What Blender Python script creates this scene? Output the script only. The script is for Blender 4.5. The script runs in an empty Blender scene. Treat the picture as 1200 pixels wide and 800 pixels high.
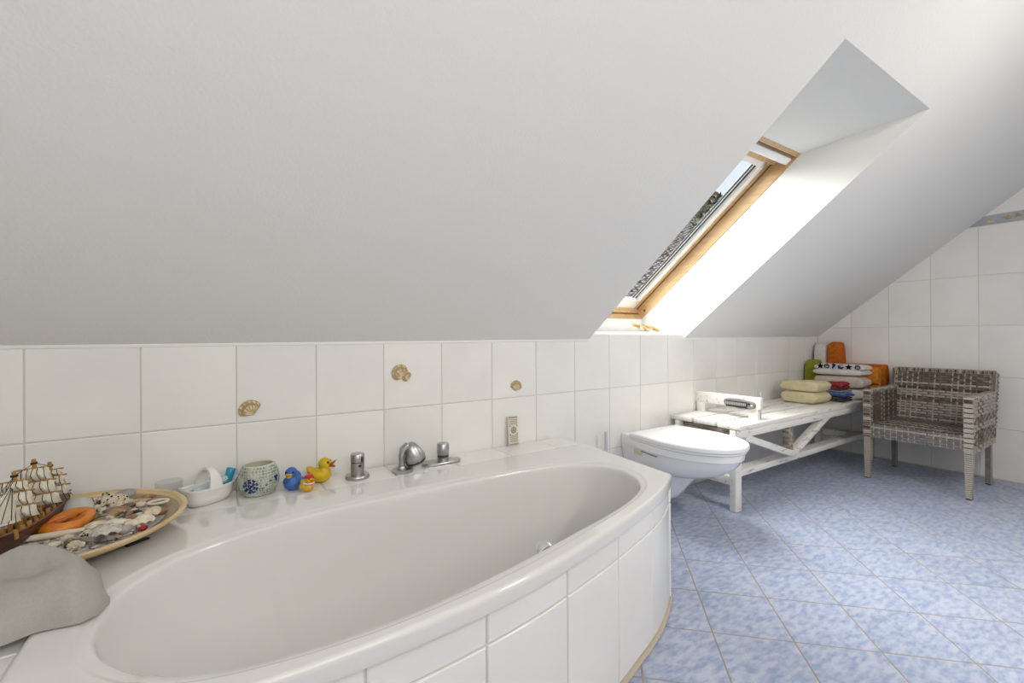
import bpy, bmesh, math, random
from mathutils import Vector, Matrix, noise
PI = math.pi
# ------------------------------------------------------------------ units and scene scale
# All dimensions below are in units fitted to the image in which the eye stands 1.2 above the floor; S scales the whole scene, camera included, to likely object sizes in metres.
S = 0.78
C = bpy.context.scene.collection
sc = bpy.context.scene
random.seed(7)

# ------------------------------------------------------------------ camera
F, TH, CYH, ROLL, EYE, CAMD = 521.78, 0.5757, 393.4, -0.0053, 1.2, 2.2152
cam = bpy.data.cameras.new('camera'); co = bpy.data.objects.new('camera', cam); C.objects.link(co)
cam.sensor_width = 36.0; cam.lens = 36.0 * F / 1200; cam.shift_y = -(400 - CYH) / 1200
cam.clip_start = 0.02; cam.clip_end = 200
r0 = Vector((math.cos(TH), -math.sin(TH), 0)); u0 = Vector((0, 0, 1)); fw = Vector((math.sin(TH), math.cos(TH), 0))
xc = r0 * math.cos(ROLL) + u0 * math.sin(ROLL); yc = u0 * math.cos(ROLL) - r0 * math.sin(ROLL)
M = Matrix((xc, yc, -fw)).transposed().to_4x4(); M.translation = Vector((0, -CAMD * S, EYE * S)); co.matrix_world = M
sc.camera = co
# ------------------------------------------------------------------ world, sun, lamps, exposure
w = bpy.data.worlds.new('world'); sc.world = w; w.use_nodes = True
nt = w.node_tree; bg = nt.nodes['Background']
bg.inputs[0].default_value = (0.82, 0.89, 0.97, 1); bg.inputs[1].default_value = 0.64
sun = bpy.data.lights.new('sun', 'SUN'); sun.energy = 13.5; sun.angle = math.radians(75); sun.color = (1.0, 0.97, 0.93)
so = bpy.data.objects.new('sun', sun); C.objects.link(so)
so.rotation_euler = Vector((0.42, -0.55, -0.72)).to_track_quat('-Z', 'Y').to_euler()
def area(name, loc, d, sx, sy, watts, col):
    l = bpy.data.lights.new(name, 'AREA'); l.shape = 'RECTANGLE'; l.size = sx * S; l.size_y = sy * S; l.energy = watts; l.color = col
    o = bpy.data.objects.new(name, l); C.objects.link(o); o.location = Vector(loc) * S
    o.rotation_euler = Vector(d).to_track_quat('-Z', 'Y').to_euler(); return o
area('near_fill_light', (0.25, -3.36, 2.05), (0.12, 1, -0.08), 2.0, 1.15, 9.5, (1.0, 0.93, 0.86))  # added fill lamp in the unseen near window, brightens the room from behind
area('high_fill_light', (2.7, -2.75, 2.60), (0.0, 0.25, -1), 0.5, 0.5, 10, (1.0, 0.92, 0.83))  # added fill without a fixture, lifts the floor and right wall
vs = sc.view_settings
vs.view_transform = 'Standard'; vs.look = 'None'; vs.gamma = 1.0; vs.use_curve_mapping = False; vs.exposure = 0.8
sc.cycles.transparent_max_bounces = 24; sc.cycles.max_bounces = 10; sc.cycles.diffuse_bounces = 6; sc.cycles.use_denoising = True

# ------------------------------------------------------------------ materials
MATS = {}
def mat(name, col, rough=0.5, metal=0.0, col2=None, scale=8.0, lo=0.4, hi=0.6, stretch=None, bump=0.0, bscale=60.0, spec=0.5,
        coat=0.0, rnd=0.0, trans=0.0, ior=1.45, detail=4.0, sss=0.0):
    if name in MATS: return MATS[name]
    m = bpy.data.materials.new(name); m.use_nodes = True; t = m.node_tree; N = t.nodes; L = t.links
    b = N['Principled BSDF']; b.inputs['Base Color'].default_value = (*col, 1)
    b.inputs['Roughness'].default_value = rough; b.inputs['Metallic'].default_value = metal; b.inputs['Specular IOR Level'].default_value = spec
    b.inputs['Coat Weight'].default_value = coat; b.inputs['Transmission Weight'].default_value = trans; b.inputs['IOR'].default_value = ior
    if sss: b.inputs['Subsurface Weight'].default_value = sss; b.inputs['Subsurface Radius'].default_value = (.02, .01, .005)
    if col2 or bump or rnd:
        tc = N.new('ShaderNodeTexCoord'); mp = N.new('ShaderNodeMapping'); L.new(tc.outputs['Object'], mp.inputs[0])
        if stretch: mp.inputs['Scale'].default_value = stretch
        oi = N.new('ShaderNodeObjectInfo'); cm = N.new('ShaderNodeMath'); cm.operation = 'MULTIPLY'; cm.inputs[1].default_value = 37.0
        L.new(oi.outputs['Random'], cm.inputs[0]); cx = N.new('ShaderNodeCombineXYZ')
        for k in range(3): L.new(cm.outputs[0], cx.inputs[k])
        L.new(cx.outputs[0], mp.inputs['Location'])
    last = None
    if col2:
        n = N.new('ShaderNodeTexNoise'); n.inputs['Scale'].default_value = scale; n.inputs['Detail'].default_value = detail
        L.new(mp.outputs[0], n.inputs['Vector'])
        r = N.new('ShaderNodeValToRGB'); r.color_ramp.elements[0].position = lo; r.color_ramp.elements[1].position = hi
        r.color_ramp.elements[0].color = (*col, 1); r.color_ramp.elements[1].color = (*col2, 1)
        L.new(n.outputs[0], r.inputs[0]); last = r.outputs[0]
    if rnd:
        hs = N.new('ShaderNodeHueSaturation'); mr = N.new('ShaderNodeMapRange')
        mr.inputs['To Min'].default_value = 1 - rnd; mr.inputs['To Max'].default_value = 1 + rnd * .5
        L.new(oi.outputs['Random'], mr.inputs[0]); L.new(mr.outputs[0], hs.inputs['Value'])
        if last: L.new(last, hs.inputs['Color'])
        else: hs.inputs['Color'].default_value = (*col, 1)
        last = hs.outputs[0]
    if last: L.new(last, b.inputs['Base Color'])
    if bump:
        n = N.new('ShaderNodeTexNoise'); n.inputs['Scale'].default_value = bscale; n.inputs['Detail'].default_value = 5
        L.new(mp.outputs[0], n.inputs['Vector']); bp = N.new('ShaderNodeBump'); bp.inputs['Strength'].default_value = bump
        bp.inputs['Distance'].default_value = 0.01; L.new(n.outputs[0], bp.inputs['Height']); L.new(bp.outputs[0], b.inputs['Normal'])
    MATS[name] = m; return m

PAINT = mat('white_plaster', (.80, .80, .785), .85, bump=.12, bscale=140, spec=.2)
TILE = mat('white_glazed_tile', (.80, .79, .765), .13, col2=(.84, .83, .80), scale=3, rnd=.03, bump=.02, bscale=30)
GROUT = mat('light_grout', (.66, .63, .57), .9, bump=.2, bscale=200)
FTILE = mat('blue_mottled_tile', (.26, .325, .50), .32, col2=(.46, .50, .61), scale=26, lo=.34, hi=.62, stretch=(1, 2.2, 1), detail=14, rnd=.04, bump=.03, bscale=40)
FGROUT = mat('tan_grout', (.36, .30, .21), .9)
ENAMEL = mat('white_enamel', (.71, .70, .68), .06, coat=.3)
CERAM = mat('sanitary_ceramic', (.85, .855, .865), .08, coat=.3)
PLASTW = mat('white_plastic', (.86, .86, .87), .25)
CHROME = mat('chrome', (.78, .78, .79), .14, metal=1.0)
SATIN = mat('satin_chrome', (.40, .40, .40), .30, metal=1.0, col2=(.48, .48, .48), scale=60, bump=.03)
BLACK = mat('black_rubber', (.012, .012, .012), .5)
PINE = mat('lacquered_pine', (.52, .33, .16), .35, col2=(.64, .44, .24), scale=7, stretch=(9, 1.2, 9), lo=.3, hi=.7, coat=.2)
PINED = mat('pine_joint', (.20, .10, .03), .7)
GREYP = mat('grey_foam', (.37, .355, .325), .8, col2=(.385, .37, .34), scale=200, bump=.12, bscale=400, spec=.3)
WOOD = mat('bamboo_dish', (.30, .23, .14), .45, col2=(.37, .29, .19), scale=4, stretch=(1, 1, 30), lo=.35, hi=.65)
WOODR = mat('pale_dish_rim', (.60, .43, .20), .4, col2=(.70, .53, .29), scale=10, stretch=(1, 1, 20))
WBENCH = mat('distressed_white_paint', (.80, .78, .74), .6, col2=(.36, .27, .18), scale=9, stretch=(1.2, 7, 7), lo=.60, hi=.74, detail=9, bump=.15, bscale=60, rnd=.05)
WBENCHR = mat('worn_bare_wood', (.24, .19, .145), .75, col2=(.52, .47, .41), scale=9, stretch=(7, 1.2, 7), lo=.45, hi=.62, detail=8, bump=.2)
RATL = mat('pale_grey_rattan', (.32, .29, .245), .5, col2=(.46, .42, .365), scale=30, stretch=(1, 8, 8))
RATM = mat('grey_brown_rattan', (.115, .09, .067), .5, col2=(.17, .135, .105), scale=30)
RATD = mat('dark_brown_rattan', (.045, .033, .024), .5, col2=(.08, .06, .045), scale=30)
RATG = mat('slate_grey_rattan', (.16, .155, .15), .5, col2=(.22, .21, .20), scale=30)
SAND = mat('grey_gravel', (.33, .31, .28), .9, col2=(.50, .47, .43), scale=60, lo=.35, hi=.65, bump=.6, bscale=120)
GLASS = None
def glassmat(name, tint, rough=0.0, fi=1.45):
    m = bpy.data.materials.new(name); m.use_nodes = True; t = m.node_tree; t.nodes.clear()
    o = t.nodes.new('ShaderNodeOutputMaterial'); a = t.nodes.new('ShaderNodeBsdfTransparent'); a.inputs[0].default_value = (*tint, 1)
    g = t.nodes.new('ShaderNodeBsdfGlossy'); g.inputs['Roughness'].default_value = rough
    f = t.nodes.new('ShaderNodeFresnel'); f.inputs[0].default_value = fi; x = t.nodes.new('ShaderNodeMixShader')
    ge = t.nodes.new('ShaderNodeNewGeometry'); mu = t.nodes.new('ShaderNodeMath'); mu.operation = 'MULTIPLY'; iv = t.nodes.new('ShaderNodeMath'); iv.operation = 'SUBTRACT'; iv.inputs[0].default_value = 1.0
    t.links.new(ge.outputs['Backfacing'], iv.inputs[1]); t.links.new(f.outputs[0], mu.inputs[0]); t.links.new(iv.outputs[0], mu.inputs[1]); t.links.new(mu.outputs[0], x.inputs[0]); t.links.new(a.outputs[0], x.inputs[1]); t.links.new(g.outputs[0], x.inputs[2]); t.links.new(x.outputs[0], o.inputs[0])
    return m
PANE = glassmat('window_glass', (.95, .97, .97))
TUMB = glassmat('clear_glass', (.95, .955, .95), fi=1.22)

# ------------------------------------------------------------------ mesh helpers
def obj(name, bm, mats, parent=None, smooth=True, angle=40, loc=None, kind=None, label=None):
    if not isinstance(mats, (list, tuple)): mats = [mats]
    me = bpy.data.meshes.new(name)
    bmesh.ops.scale(bm, vec=(S, S, S), verts=bm.verts); bm.normal_update(); bm.to_mesh(me); bm.free()
    for m in mats: me.materials.append(m)
    if smooth:
        me.polygons.foreach_set('use_smooth', [True] * len(me.polygons)); me.set_sharp_from_angle(angle=math.radians(angle))
    o = bpy.data.objects.new(name, me); C.objects.link(o)
    if parent: o.parent = parent
    if loc: o.location = Vector(loc) * S
    if kind: o['kind'] = kind
    if label: o['label'] = label
    return o
def thing(name, label, cat, loc=(0, 0, 0), rz=0, group=None, rot=None):
    o = bpy.data.objects.new(name, None); C.objects.link(o); o.empty_display_size = .05
    o.location = Vector(loc) * S; o.rotation_euler = rot if rot else (0, 0, rz); return tag(o, label, cat, group)
def tag(o, label, cat, group=None):
    o['label'] = label; o['category'] = cat
    if group: o['group'] = group
    return o
def struct(o, label=None):
    o['kind'] = 'structure'
    if label: o['label'] = label
    return o
def B(): return bmesh.new()
def face(bm, vs, mi=0):
    try:
        f = bm.faces.new(vs); f.material_index = mi; return f
    except ValueError: return None
def box(bm, c, s, bev=0.0, mi=0, M=None, seg=2):
    r = bmesh.ops.create_cube(bm, size=1.0); vs = r['verts']
    bmesh.ops.scale(bm, vec=s, verts=vs); bmesh.ops.translate(bm, vec=c, verts=vs)
    fs = set(f for v in vs for f in v.link_faces)
    for f in fs: f.material_index = mi
    if M is not None: bmesh.ops.transform(bm, matrix=M, verts=vs)
    if bev > 0:
        es = list(set(e for v in vs for e in v.link_edges))
        bmesh.ops.bevel(bm, geom=es, offset=bev, segments=seg, affect='EDGES', profile=.5)
def bx(bm, x0, x1, y0, y1, z0, z1, bev=0.0, mi=0, M=None):
    box(bm, ((x0 + x1) / 2, (y0 + y1) / 2, (z0 + z1) / 2), (x1 - x0, y1 - y0, z1 - z0), bev, mi, M)
def beam(bm, a, b, wd, th, bev=.003, mi=0, up=(0, 0, 1)):
    a = Vector(a); b = Vector(b); d = b - a; x = d.normalized(); y = Vector(up).cross(x).normalized(); z = x.cross(y)
    Mx = Matrix((x, y, z)).transposed().to_4x4(); Mx.translation = (a + b) / 2
    box(bm, (0, 0, 0), (d.length, wd, th), bev, mi, Mx)
def tube(bm, pts, r, n=8, mi=0, cap=True, closed=False):
    pts = [Vector(p) for p in pts]; K = len(pts); rings = []
    rr = r if isinstance(r, (list, tuple)) else [r] * K
    prev = None
    for i, p in enumerate(pts):
        if closed: d = pts[(i + 1) % K] - pts[i - 1]
        else: d = pts[min(i + 1, K - 1)] - pts[max(i - 1, 0)]
        d.normalize()
        if prev is None:
            ref = Vector((0, 0, 1)) if abs(d.z) < .9 else Vector((1, 0, 0)); nx = d.cross(ref).normalized()
        else: nx = (prev - d * prev.dot(d)).normalized()
        prev = nx; ny = d.cross(nx)
        rings.append([bm.verts.new(p + (nx * math.cos(2 * PI * k / n) + ny * math.sin(2 * PI * k / n)) * rr[i]) for k in range(n)])
    for i in range(K if closed else K - 1):
        a = rings[i]; b = rings[(i + 1) % K]
        for k in range(n): face(bm, (a[k], a[(k + 1) % n], b[(k + 1) % n], b[k]), mi)
    if cap and not closed: face(bm, rings[0][::-1], mi); face(bm, rings[-1], mi)
def lathe(bm, prof, n=32, M=None, mi=0, capb=True, capt=True):
    rings = []
    for r, z in prof:
        if r < 1e-5: rings.append([bm.verts.new((0, 0, z))])
        else: rings.append([bm.verts.new((r * math.cos(2 * PI * k / n), r * math.sin(2 * PI * k / n), z)) for k in range(n)])
    allv = [v for r in rings for v in r]
    for a, b in zip(rings, rings[1:]):
        for k in range(n):
            k2 = (k + 1) % n
            if len(a) == 1 and len(b) == 1: continue
            if len(a) == 1: face(bm, (a[0], b[k2], b[k]), mi)
            elif len(b) == 1: face(bm, (a[k], a[k2], b[0]), mi)
            else: face(bm, (a[k], a[k2], b[k2], b[k]), mi)
    if capb and len(rings[0]) > 1: face(bm, rings[0][::-1], mi)
    if capt and len(rings[-1]) > 1: face(bm, rings[-1], mi)
    if M is not None: bmesh.ops.transform(bm, matrix=M, verts=allv)
def loft(bm, rings, capa=True, capb=True, mi=0, flip=False):
    R = [[bm.verts.new(p) for p in r] for r in rings]; n = len(R[0])
    for a, b in zip(R, R[1:]):
        for k in range(n):
            q = (a[k], a[(k + 1) % n], b[(k + 1) % n], b[k]); face(bm, q[::-1] if flip else q, mi)
    if capa: face(bm, R[0][::-1] if not flip else R[0], mi)
    if capb: face(bm, R[-1] if not flip else R[-1][::-1], mi)
    return R
def ball(bm, c, s, sub=3, mi=0, M=None, amp=0.0, fr=8.0, seed=0.0):
    r = bmesh.ops.create_icosphere(bm, subdivisions=sub, radius=1.0); vs = r['verts']
    for v in vs:
        if amp:
            v.co *= 1 + amp * noise.noise(v.co * fr * .2 + Vector((seed, seed * 1.7, -seed))) + amp * .4 * noise.noise(v.co * fr * .6 + Vector((seed * 3, 0, seed)))
        v.co = Vector((v.co.x * s[0], v.co.y * s[1], v.co.z * s[2]))
    if M is not None: bmesh.ops.transform(bm, matrix=M, verts=vs)
    bmesh.ops.translate(bm, vec=c, verts=vs)
    for f in set(f for v in vs for f in v.link_faces): f.material_index = mi
def clip(poly, a, b, c):            # keep a*x + b*y <= c
    out = []
    for i, p in enumerate(poly):
        q = poly[(i + 1) % len(poly)]; dp = a * p[0] + b * p[1] - c; dq = a * q[0] + b * q[1] - c
        if dp <= 0: out.append(p)
        if (dp < 0 < dq) or (dq < 0 < dp):
            t = dp / (dp - dq); out.append((p[0] + t * (q[0] - p[0]), p[1] + t * (q[1] - p[1])))
    return out
def area2(p): return abs(sum(p[i][0] * p[(i + 1) % len(p)][1] - p[(i + 1) % len(p)][0] * p[i][1] for i in range(len(p)))) / 2
TCACHE = {}
def tile(poly, place, mt, parent, th=.0036, bev=.0025, name='tile'):
    """poly in 2-D (plane a,b); place(a,b,n)->3-D vector; the mesh is shared between alike tiles."""
    if len(poly) < 3 or area2(poly) < 2e-4: return
    ca = sum(p[0] for p in poly) / len(poly); cb = sum(p[1] for p in poly) / len(poly)
    o3 = Vector(place(ca, cb, 0)); key = (id(mt), th, tuple((round(p[0] - ca, 3), round(p[1] - cb, 3)) for p in poly),
           tuple(round(x, 2) for x in (Vector(place(ca + 1, cb, 0)) - o3)), tuple(round(x, 2) for x in (Vector(place(ca, cb, 1)) - o3)))
    if key in TCACHE:
        o = bpy.data.objects.new(name, TCACHE[key]); C.objects.link(o); o.parent = parent; o.location = o3 * S; return o
    bm = B(); rings = []
    for d, n in ((0, 0), (0, th * .55), (bev, th)):
        ring = []
        for p in poly:
            v = Vector((p[0] - ca, p[1] - cb)); l = v.length; v = v * max(0, (l - d * 1.4) / l)
            ring.append(Vector(place(ca + v.x, cb + v.y, n)) - o3)
        rings.append(ring)
    loft(bm, rings, capa=False); bmesh.ops.recalc_face_normals(bm, faces=bm.faces)
    want = Vector(place(ca, cb, 1)) - o3; bm.normal_update(); big = max(bm.faces, key=lambda f: f.calc_area())
    if big.normal.dot(want) < 0: bmesh.ops.reverse_faces(bm, faces=bm.faces)
    o = obj(name, bm, mt, parent, smooth=False, loc=o3); TCACHE[key] = o.data; return o

# ================================================================== ROOM SHELL
XL, XR, YN = -0.95, 5.332, -3.42        # left wall, right wall, near wall
ZK, SL = 1.173, 0.8075                   # knee wall height, slope of the roof
ZF = 2.75; YF = -(ZF - ZK) / SL          # flat ceiling
bm = B(); bx(bm, XL - .1, XR + .1, YN - .1, .1, -.12, -.0016); floor = struct(obj('floor', bm, FGROUT, smooth=False))
bm = B(); bx(bm, XL - .1, XR + .1, .003, .10, -.12, ZK); wall_far = struct(obj('wall_far', bm, GROUT, smooth=False))
def prism_x(bm, yz, x0, x1):
    a = [bm.verts.new((x0, y, z)) for y, z in yz]; b = [bm.verts.new((x1, y, z)) for y, z in yz]; n = len(yz)
    for k in range(n): face(bm, (a[k], a[(k + 1) % n], b[(k + 1) % n], b[k]))
    face(bm, a[::-1]); face(bm, b); bmesh.ops.recalc_face_normals(bm, faces=bm.faces)
gable = [(.1, -.12), (.1, ZK - .08), (0, ZK), (YF, ZF), (YN - .1, ZF), (YN - .1, -.12)]
bm = B(); prism_x(bm, gable, XR + .003, XR + .1); wall_right = struct(obj('wall_right', bm, GROUT, smooth=False))
bm = B(); prism_x(bm, gable, XL - .1, XL); wall_left = struct(obj('wall_left', bm, PAINT, smooth=False))
# near wall, unseen, with a window opening placed for the fill light
WX0, WX1, WZ0, WZ1 = -.8, 1.3, 1.42, 2.68
bm = B(); bx(bm, XL, WX0, YN - .1, YN, -.1, ZF); bx(bm, WX1, XR, YN - .1, YN, -.1, ZF); bx(bm, WX0, WX1, YN - .1, YN, -.1, WZ0); bx(bm, WX0, WX1, YN - .1, YN, WZ1, ZF)
struct(obj('wall_near', bm, PAINT, smooth=False))
# ceiling: slope with the skylight opening, reveals, flat part
OX0, OX1, OYT = 2.05, 3.053, -1.467
ZT = ZK + SL * 1.467
WB = (.417, 1.338); WT = (-.861, 2.335)         # (y, z) of the window frame's inner edge, bottom and top
SILLF, SILLB = 1.208, 1.236
bm = B()
def q(*p): face(bm, [bm.verts.new(v) for v in p])
def onsl(x, y): return (x, y, ZK - SL * y)
q(onsl(XL, 0), onsl(OX0, 0), onsl(OX0, YF), onsl(XL, YF)); q(onsl(OX1, 0), onsl(XR, 0), onsl(XR, YF), onsl(OX1, YF))
q(onsl(OX0, OYT), onsl(OX1, OYT), onsl(OX1, YF), onsl(OX0, YF))
q((XL, YF, ZF), (XR, YF, ZF), (XR, YN, ZF), (XL, YN, ZF))
for X in (OX0, OX1):
    q((X, 0, ZK), (X, WB[0], ZK), (X, WB[0], WB[1]), (X, WT[0], WT[1]), (X, OYT, ZT))
q((OX0, OYT, ZT), (OX1, OYT, ZT), (OX1, WT[0], WT[1]), (OX0, WT[0], WT[1]))
q((OX0, WB[0], SILLB), (OX1, WB[0], SILLB), (OX1, WB[0], WB[1]), (OX0, WB[0], WB[1]))
ceiling = struct(obj('ceiling', bm, PAINT, smooth=False))
# outer roof skin, so that daylight enters only through the windows
bm = B()
sv = Vector((0, WT[0] - WB[0], WT[1] - WB[1])).normalized(); nv = Vector((0, -sv.z, sv.y)); nv = -nv if nv.y < 0 else nv
o_ = Vector((0, WB[0], WB[1]))
def W3(x, a, n): return Vector((x, 0, 0)) + o_ + sv * a + nv * n
LW = math.hypot(WT[0] - WB[0], WT[1] - WB[1])
def slab(x0, x1, a0, a1):
    v = [bm.verts.new(W3(x, a, n)) for x in (x0, x1) for a in (a0, a1) for n in (.02, .17)]
    for f in ((0, 1, 3, 2), (4, 6, 7, 5), (0, 4, 5, 1), (2, 3, 7, 6), (0, 2, 6, 4), (1, 5, 7, 3)): face(bm, [v[i] for i in f])
slab(XL - .3, OX0 - .012, -1.2, 3.2); slab(OX1 + .012, XR + .3, -1.2, 3.2); slab(OX0 - .012, OX1 + .012, LW + .012, 3.2); slab(OX0 - .012, OX1 + .012, -1.2, -.012)
bmesh.ops.recalc_face_normals(bm, faces=bm.faces)
struct(obj('trim_1', bm, mat('roof_boarding', (.28, .26, .24), .8), smooth=False))
# sill, a tiled ledge rising slightly towards the window
bm = B(); v = [bm.verts.new(p) for p in ((OX0, .0035, SILLF), (OX1, .0035, SILLF), (OX1, WB[0], SILLB), (OX0, WB[0], SILLB), (OX0, .0035, ZK - .004), (OX1, .0035, ZK - .004), (OX1, WB[0], ZK - .004), (OX0, WB[0], ZK - .004))]
for f in ((0, 1, 2, 3), (4, 7, 6, 5), (0, 4, 5, 1), (1, 5, 6, 2), (2, 6, 7, 3), (3, 7, 4, 0)): face(bm, [v[i] for i in f])
bmesh.ops.bevel(bm, geom=list(bm.edges), offset=.004, segments=2, affect='EDGES')
struct(obj('trim_2', bm, TILE))

# wall tiles
G = .0045
fx, fwd = -.5802, .3131
rows = [0, .415, .835, ZK]
def far_place(a, b, n): return (a, .003 - n, b)
for k in range(-2, 20):
    x0 = fx + k * fwd; x1 = x0 + fwd
    for r in range(3):
        if r == 0 and x1 < 1.7: continue
        if r == 0: p = [(x0 + G / 2, .008), (x1 - G / 2, .008), (x1 - G / 2, rows[1] - G / 2), (x0 + G / 2, rows[1] - G / 2)]
        else: p = [(x0 + G / 2, rows[r] + G / 2), (x1 - G / 2, rows[r] + G / 2), (x1 - G / 2, rows[r + 1] - G / 2), (x0 + G / 2, rows[r + 1] - G / 2)]
        p = clip(p, 1, 0, XR - .004); p = clip(p, -1, 0, -XL - .004)
        if r == 2 and x1 > OX0 and x0 < OX1:      # under the skylight the tiles run up to the sill
            a0, a1, z0, zs, zk = p[0][0], p[1][0], p[0][1], SILLF - .004, ZK - .008
            if x0 < OX0: p = [(a0, z0), (a1, z0), (a1, zs), (OX0, zs), (OX0, zk), (a0, zk)]
            elif x1 > OX1: p = [(a0, z0), (a1, z0), (a1, zk), (OX1, zk), (OX1, zs), (a0, zs)]
            else: p = [(a0, z0), (a1, z0), (a1, zs), (a0, zs)]
            tile(p, far_place, TILE, wall_far, bev=.0015)
            continue
        p = clip(p, 0, 1, ZK - .008)
        tile(p, far_place, TILE, wall_far)
bm = B(); bx(bm, XL, OX0, -.004, .003, ZK - .010, ZK + .006, .003); bx(bm, OX1, XR, -.004, .003, ZK - .010, ZK + .006, .003)
struct(obj('trim_3', bm, mat('white_caulk', (.82, .82, .80), .6)))
rr = [0, .42, .84, 1.265, 1.685, 2.098, 2.178, 2.60, 3.0]
def right_place(a, b, n): return (XR + .003 - n, -a, b)
BORD = mat('blue_grey_border_tile', (.36, .39, .43), .25, col2=(.42, .45, .48), scale=12)
for k in range(-1, 11):
    d0 = .305 + .302 * k; d1 = d0 + .302
    for r in range(len(rr) - 1):
        z0, z1 = rr[r] + G / 2, rr[r + 1] - G / 2
        if r == 0: z0 = .008
        p = [(d0 + G / 2, z0), (d1 - G / 2, z0), (d1 - G / 2, z1), (d0 + G / 2, z1)]
        p = clip(p, -1, 0, -.004); p = clip(p, 1, 0, -YN - .004)
        p = clip(p, -SL, 1, ZK - .006); p = clip(p, 0, 1, ZF - .006)
        if r == 5: tile(p, right_place, BORD, wall_right, th=.007, name='border_tile')
        else: tile(p, right_place, TILE, wall_right)
# floor tiles, laid at 45 degrees
fs, phi, gx, gy = .2989, -.7739, 2.4923, 1.5021 - CAMD
def fplace(a, b, n): return (a, b, n - .0016)
cp, sp = math.cos(phi), math.sin(phi)
nf = 0
for i in range(-30, 31):
    for j in range(-30, 31):
        pts = []
        h = .0030 / fs
        for (di, dj) in ((h, h), (1 - h, h), (1 - h, 1 - h), (h, 1 - h)):
            I, J = i + di, j + dj
            pts.append((gx + fs * (I * cp + J * sp), gy + fs * (I * sp - J * cp)))
        cxx = sum(p[0] for p in pts) / 4; cyy = sum(p[1] for p in pts) / 4
        if not (XL - .2 < cxx < XR + .2 and YN - .2 < cyy < .2): continue
        if cxx < 1.35 and cyy > -.9: continue
        p = clip(pts, 1, 0, XR - .006); p = clip(p, -1, 0, -XL - .004); p = clip(p, 0, 1, -.006); p = clip(p, 0, -1, -YN - .004)
        if len(p) < 3: continue
        tile(p, fplace, FTILE, floor, th=.0016, bev=.0015); nf += 1

# ================================================================== SKYLIGHT (window_1)
win = thing('window_1', None or 'pine roof window', 'window'); del win['category']; del win['label']; win['kind'] = 'structure'
def wbox(bm, x0, x1, a0, a1, n0, n1, bev=.003, mi=0):
    v0 = len(bm.verts); Mx = Matrix((Vector((1, 0, 0)), sv, nv)).transposed().to_4x4(); Mx.translation = o_
    box(bm, ((x0 + x1) / 2, (a0 + a1) / 2, (n0 + n1) / 2), (x1 - x0, a1 - a0, n1 - n0), bev, mi, Mx)
X0, X1 = OX0 - .002, OX1 + .002
bm = B(); wbox(bm, X1 - .008, X1 + .03, -.03, LW + .03, 0, .16); wbox(bm, X0 - .03, X0 + .008, -.03, LW + .03, 0, .16)
wbox(bm, X0, X1, -.03, .004, 0, .055); wbox(bm, X0, X1, LW - .03, LW + .03, 0, .16); wbox(bm, X0, X1, -.03, -.004, .055, .16)
obj('casing', bm, PINE, win)
s0, s1 = X0 + .010, X1 - .010
bm = B(); wbox(bm, s1 - .036, s1, .008, LW - .045, .102, .15); wbox(bm, s0, s0 + .036, .008, LW - .045, .102, .15)
wbox(bm, s0, s1, .006, .022, .061, .15); wbox(bm, s0, s1, LW - .145, LW - .045, .080, .15); wbox(bm, s0 + .04, s1 - .02, LW - .062, LW - .036, .02, .10)
obj('sash', bm, PINE, win)
bm = B(); wbox(bm, s1 - .003, s1 + .001, .02, LW - .05, .095, .103, 0); wbox(bm, s0 - .001, s0 + .003, .02, LW - .05, .095, .103, 0); wbox(bm, s0, s1, -.002, .004, .055, .062, 0)
wbox(bm, s0, s1, LW - .034, LW - .030, .004, .02, 0); obj('joint', bm, PINED, win)
bm = B(); g0, g1, ga0, ga1 = s0 + .074, s1 - .074, .115, LW - .185
ALU = mat('white_glazing_bead', (.88, .88, .87), .3)
for n0, n1, e in ((.106, .118, .0), (.118, .130, .014), (.130, .142, .028)):
    wbox(bm, s1 - .075, s1 - .034 - e, .07, LW - .14, n0, n1); wbox(bm, s0 + .034 + e, s0 + .075, .07, LW - .14, n0, n1)
    wbox(bm, s0 + .034, s1 - .034, .022 + e * .9, .118, n0, n1); wbox(bm, s0 + .034, s1 - .034, LW - .19, LW - .142 - e * .6, n0, n1)
obj('glazing_bead', bm, ALU, win)
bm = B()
for off in (0, .032):  # outer strip is the gasket, inner strip models its reflection in the glass
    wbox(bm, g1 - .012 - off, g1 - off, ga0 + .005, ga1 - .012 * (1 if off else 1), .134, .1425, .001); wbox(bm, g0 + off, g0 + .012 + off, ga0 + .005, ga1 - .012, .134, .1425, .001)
obj('gasket_and_reflection', bm, BLACK, win)
bm = B(); wbox(bm, g1 - .032, g1 - .012, ga0, ga1, .138, .1435, 0); wbox(bm, g0 + .012, g0 + .032, ga0, ga1, .138, .1435, 0); wbox(bm, s0 + .06, s1 - .05, ga0 - .02, ga0 + .004, .132, .146, .002)
obj('spacer', bm, PLASTW, win)
bm = B(); wbox(bm, g0 - .02, g1 + .02, ga0 - .02, ga1 + .02, .143, .149, 0); obj('pane', bm, PANE, win, smooth=False)
bm = B(); wbox(bm, s0 + .05, X1 - .055, LW - .092, LW - .046, -.012, .012, .006); wbox(bm, s0 + .1, s0 + .13, LW - .08, LW - .05, .01, .09); wbox(bm, s1 - .16, s1 - .13, LW - .08, LW - .05, .01, .09)
obj('ventilation_bar', bm, PLASTW, win)
bm = B(); lathe(bm, [(.009, 0), (.009, .004), (.006, .006), (0, .006)], 12, Matrix.Translation(W3(X1 - .0075, .074, .036)) @ Matrix.Rotation(-PI / 2, 4, 'Y'))
obj('screw', bm, BLACK, win)
bm = B(); lathe(bm, [(.006, 0), (.006, .004), (0, .006)], 10, Matrix.Translation(W3(X0 + .42, LW - .03, .008)) @ Matrix.Rotation(-PI / 2, 4, 'Y')); obj('catch', bm, BLACK, win)
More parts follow.
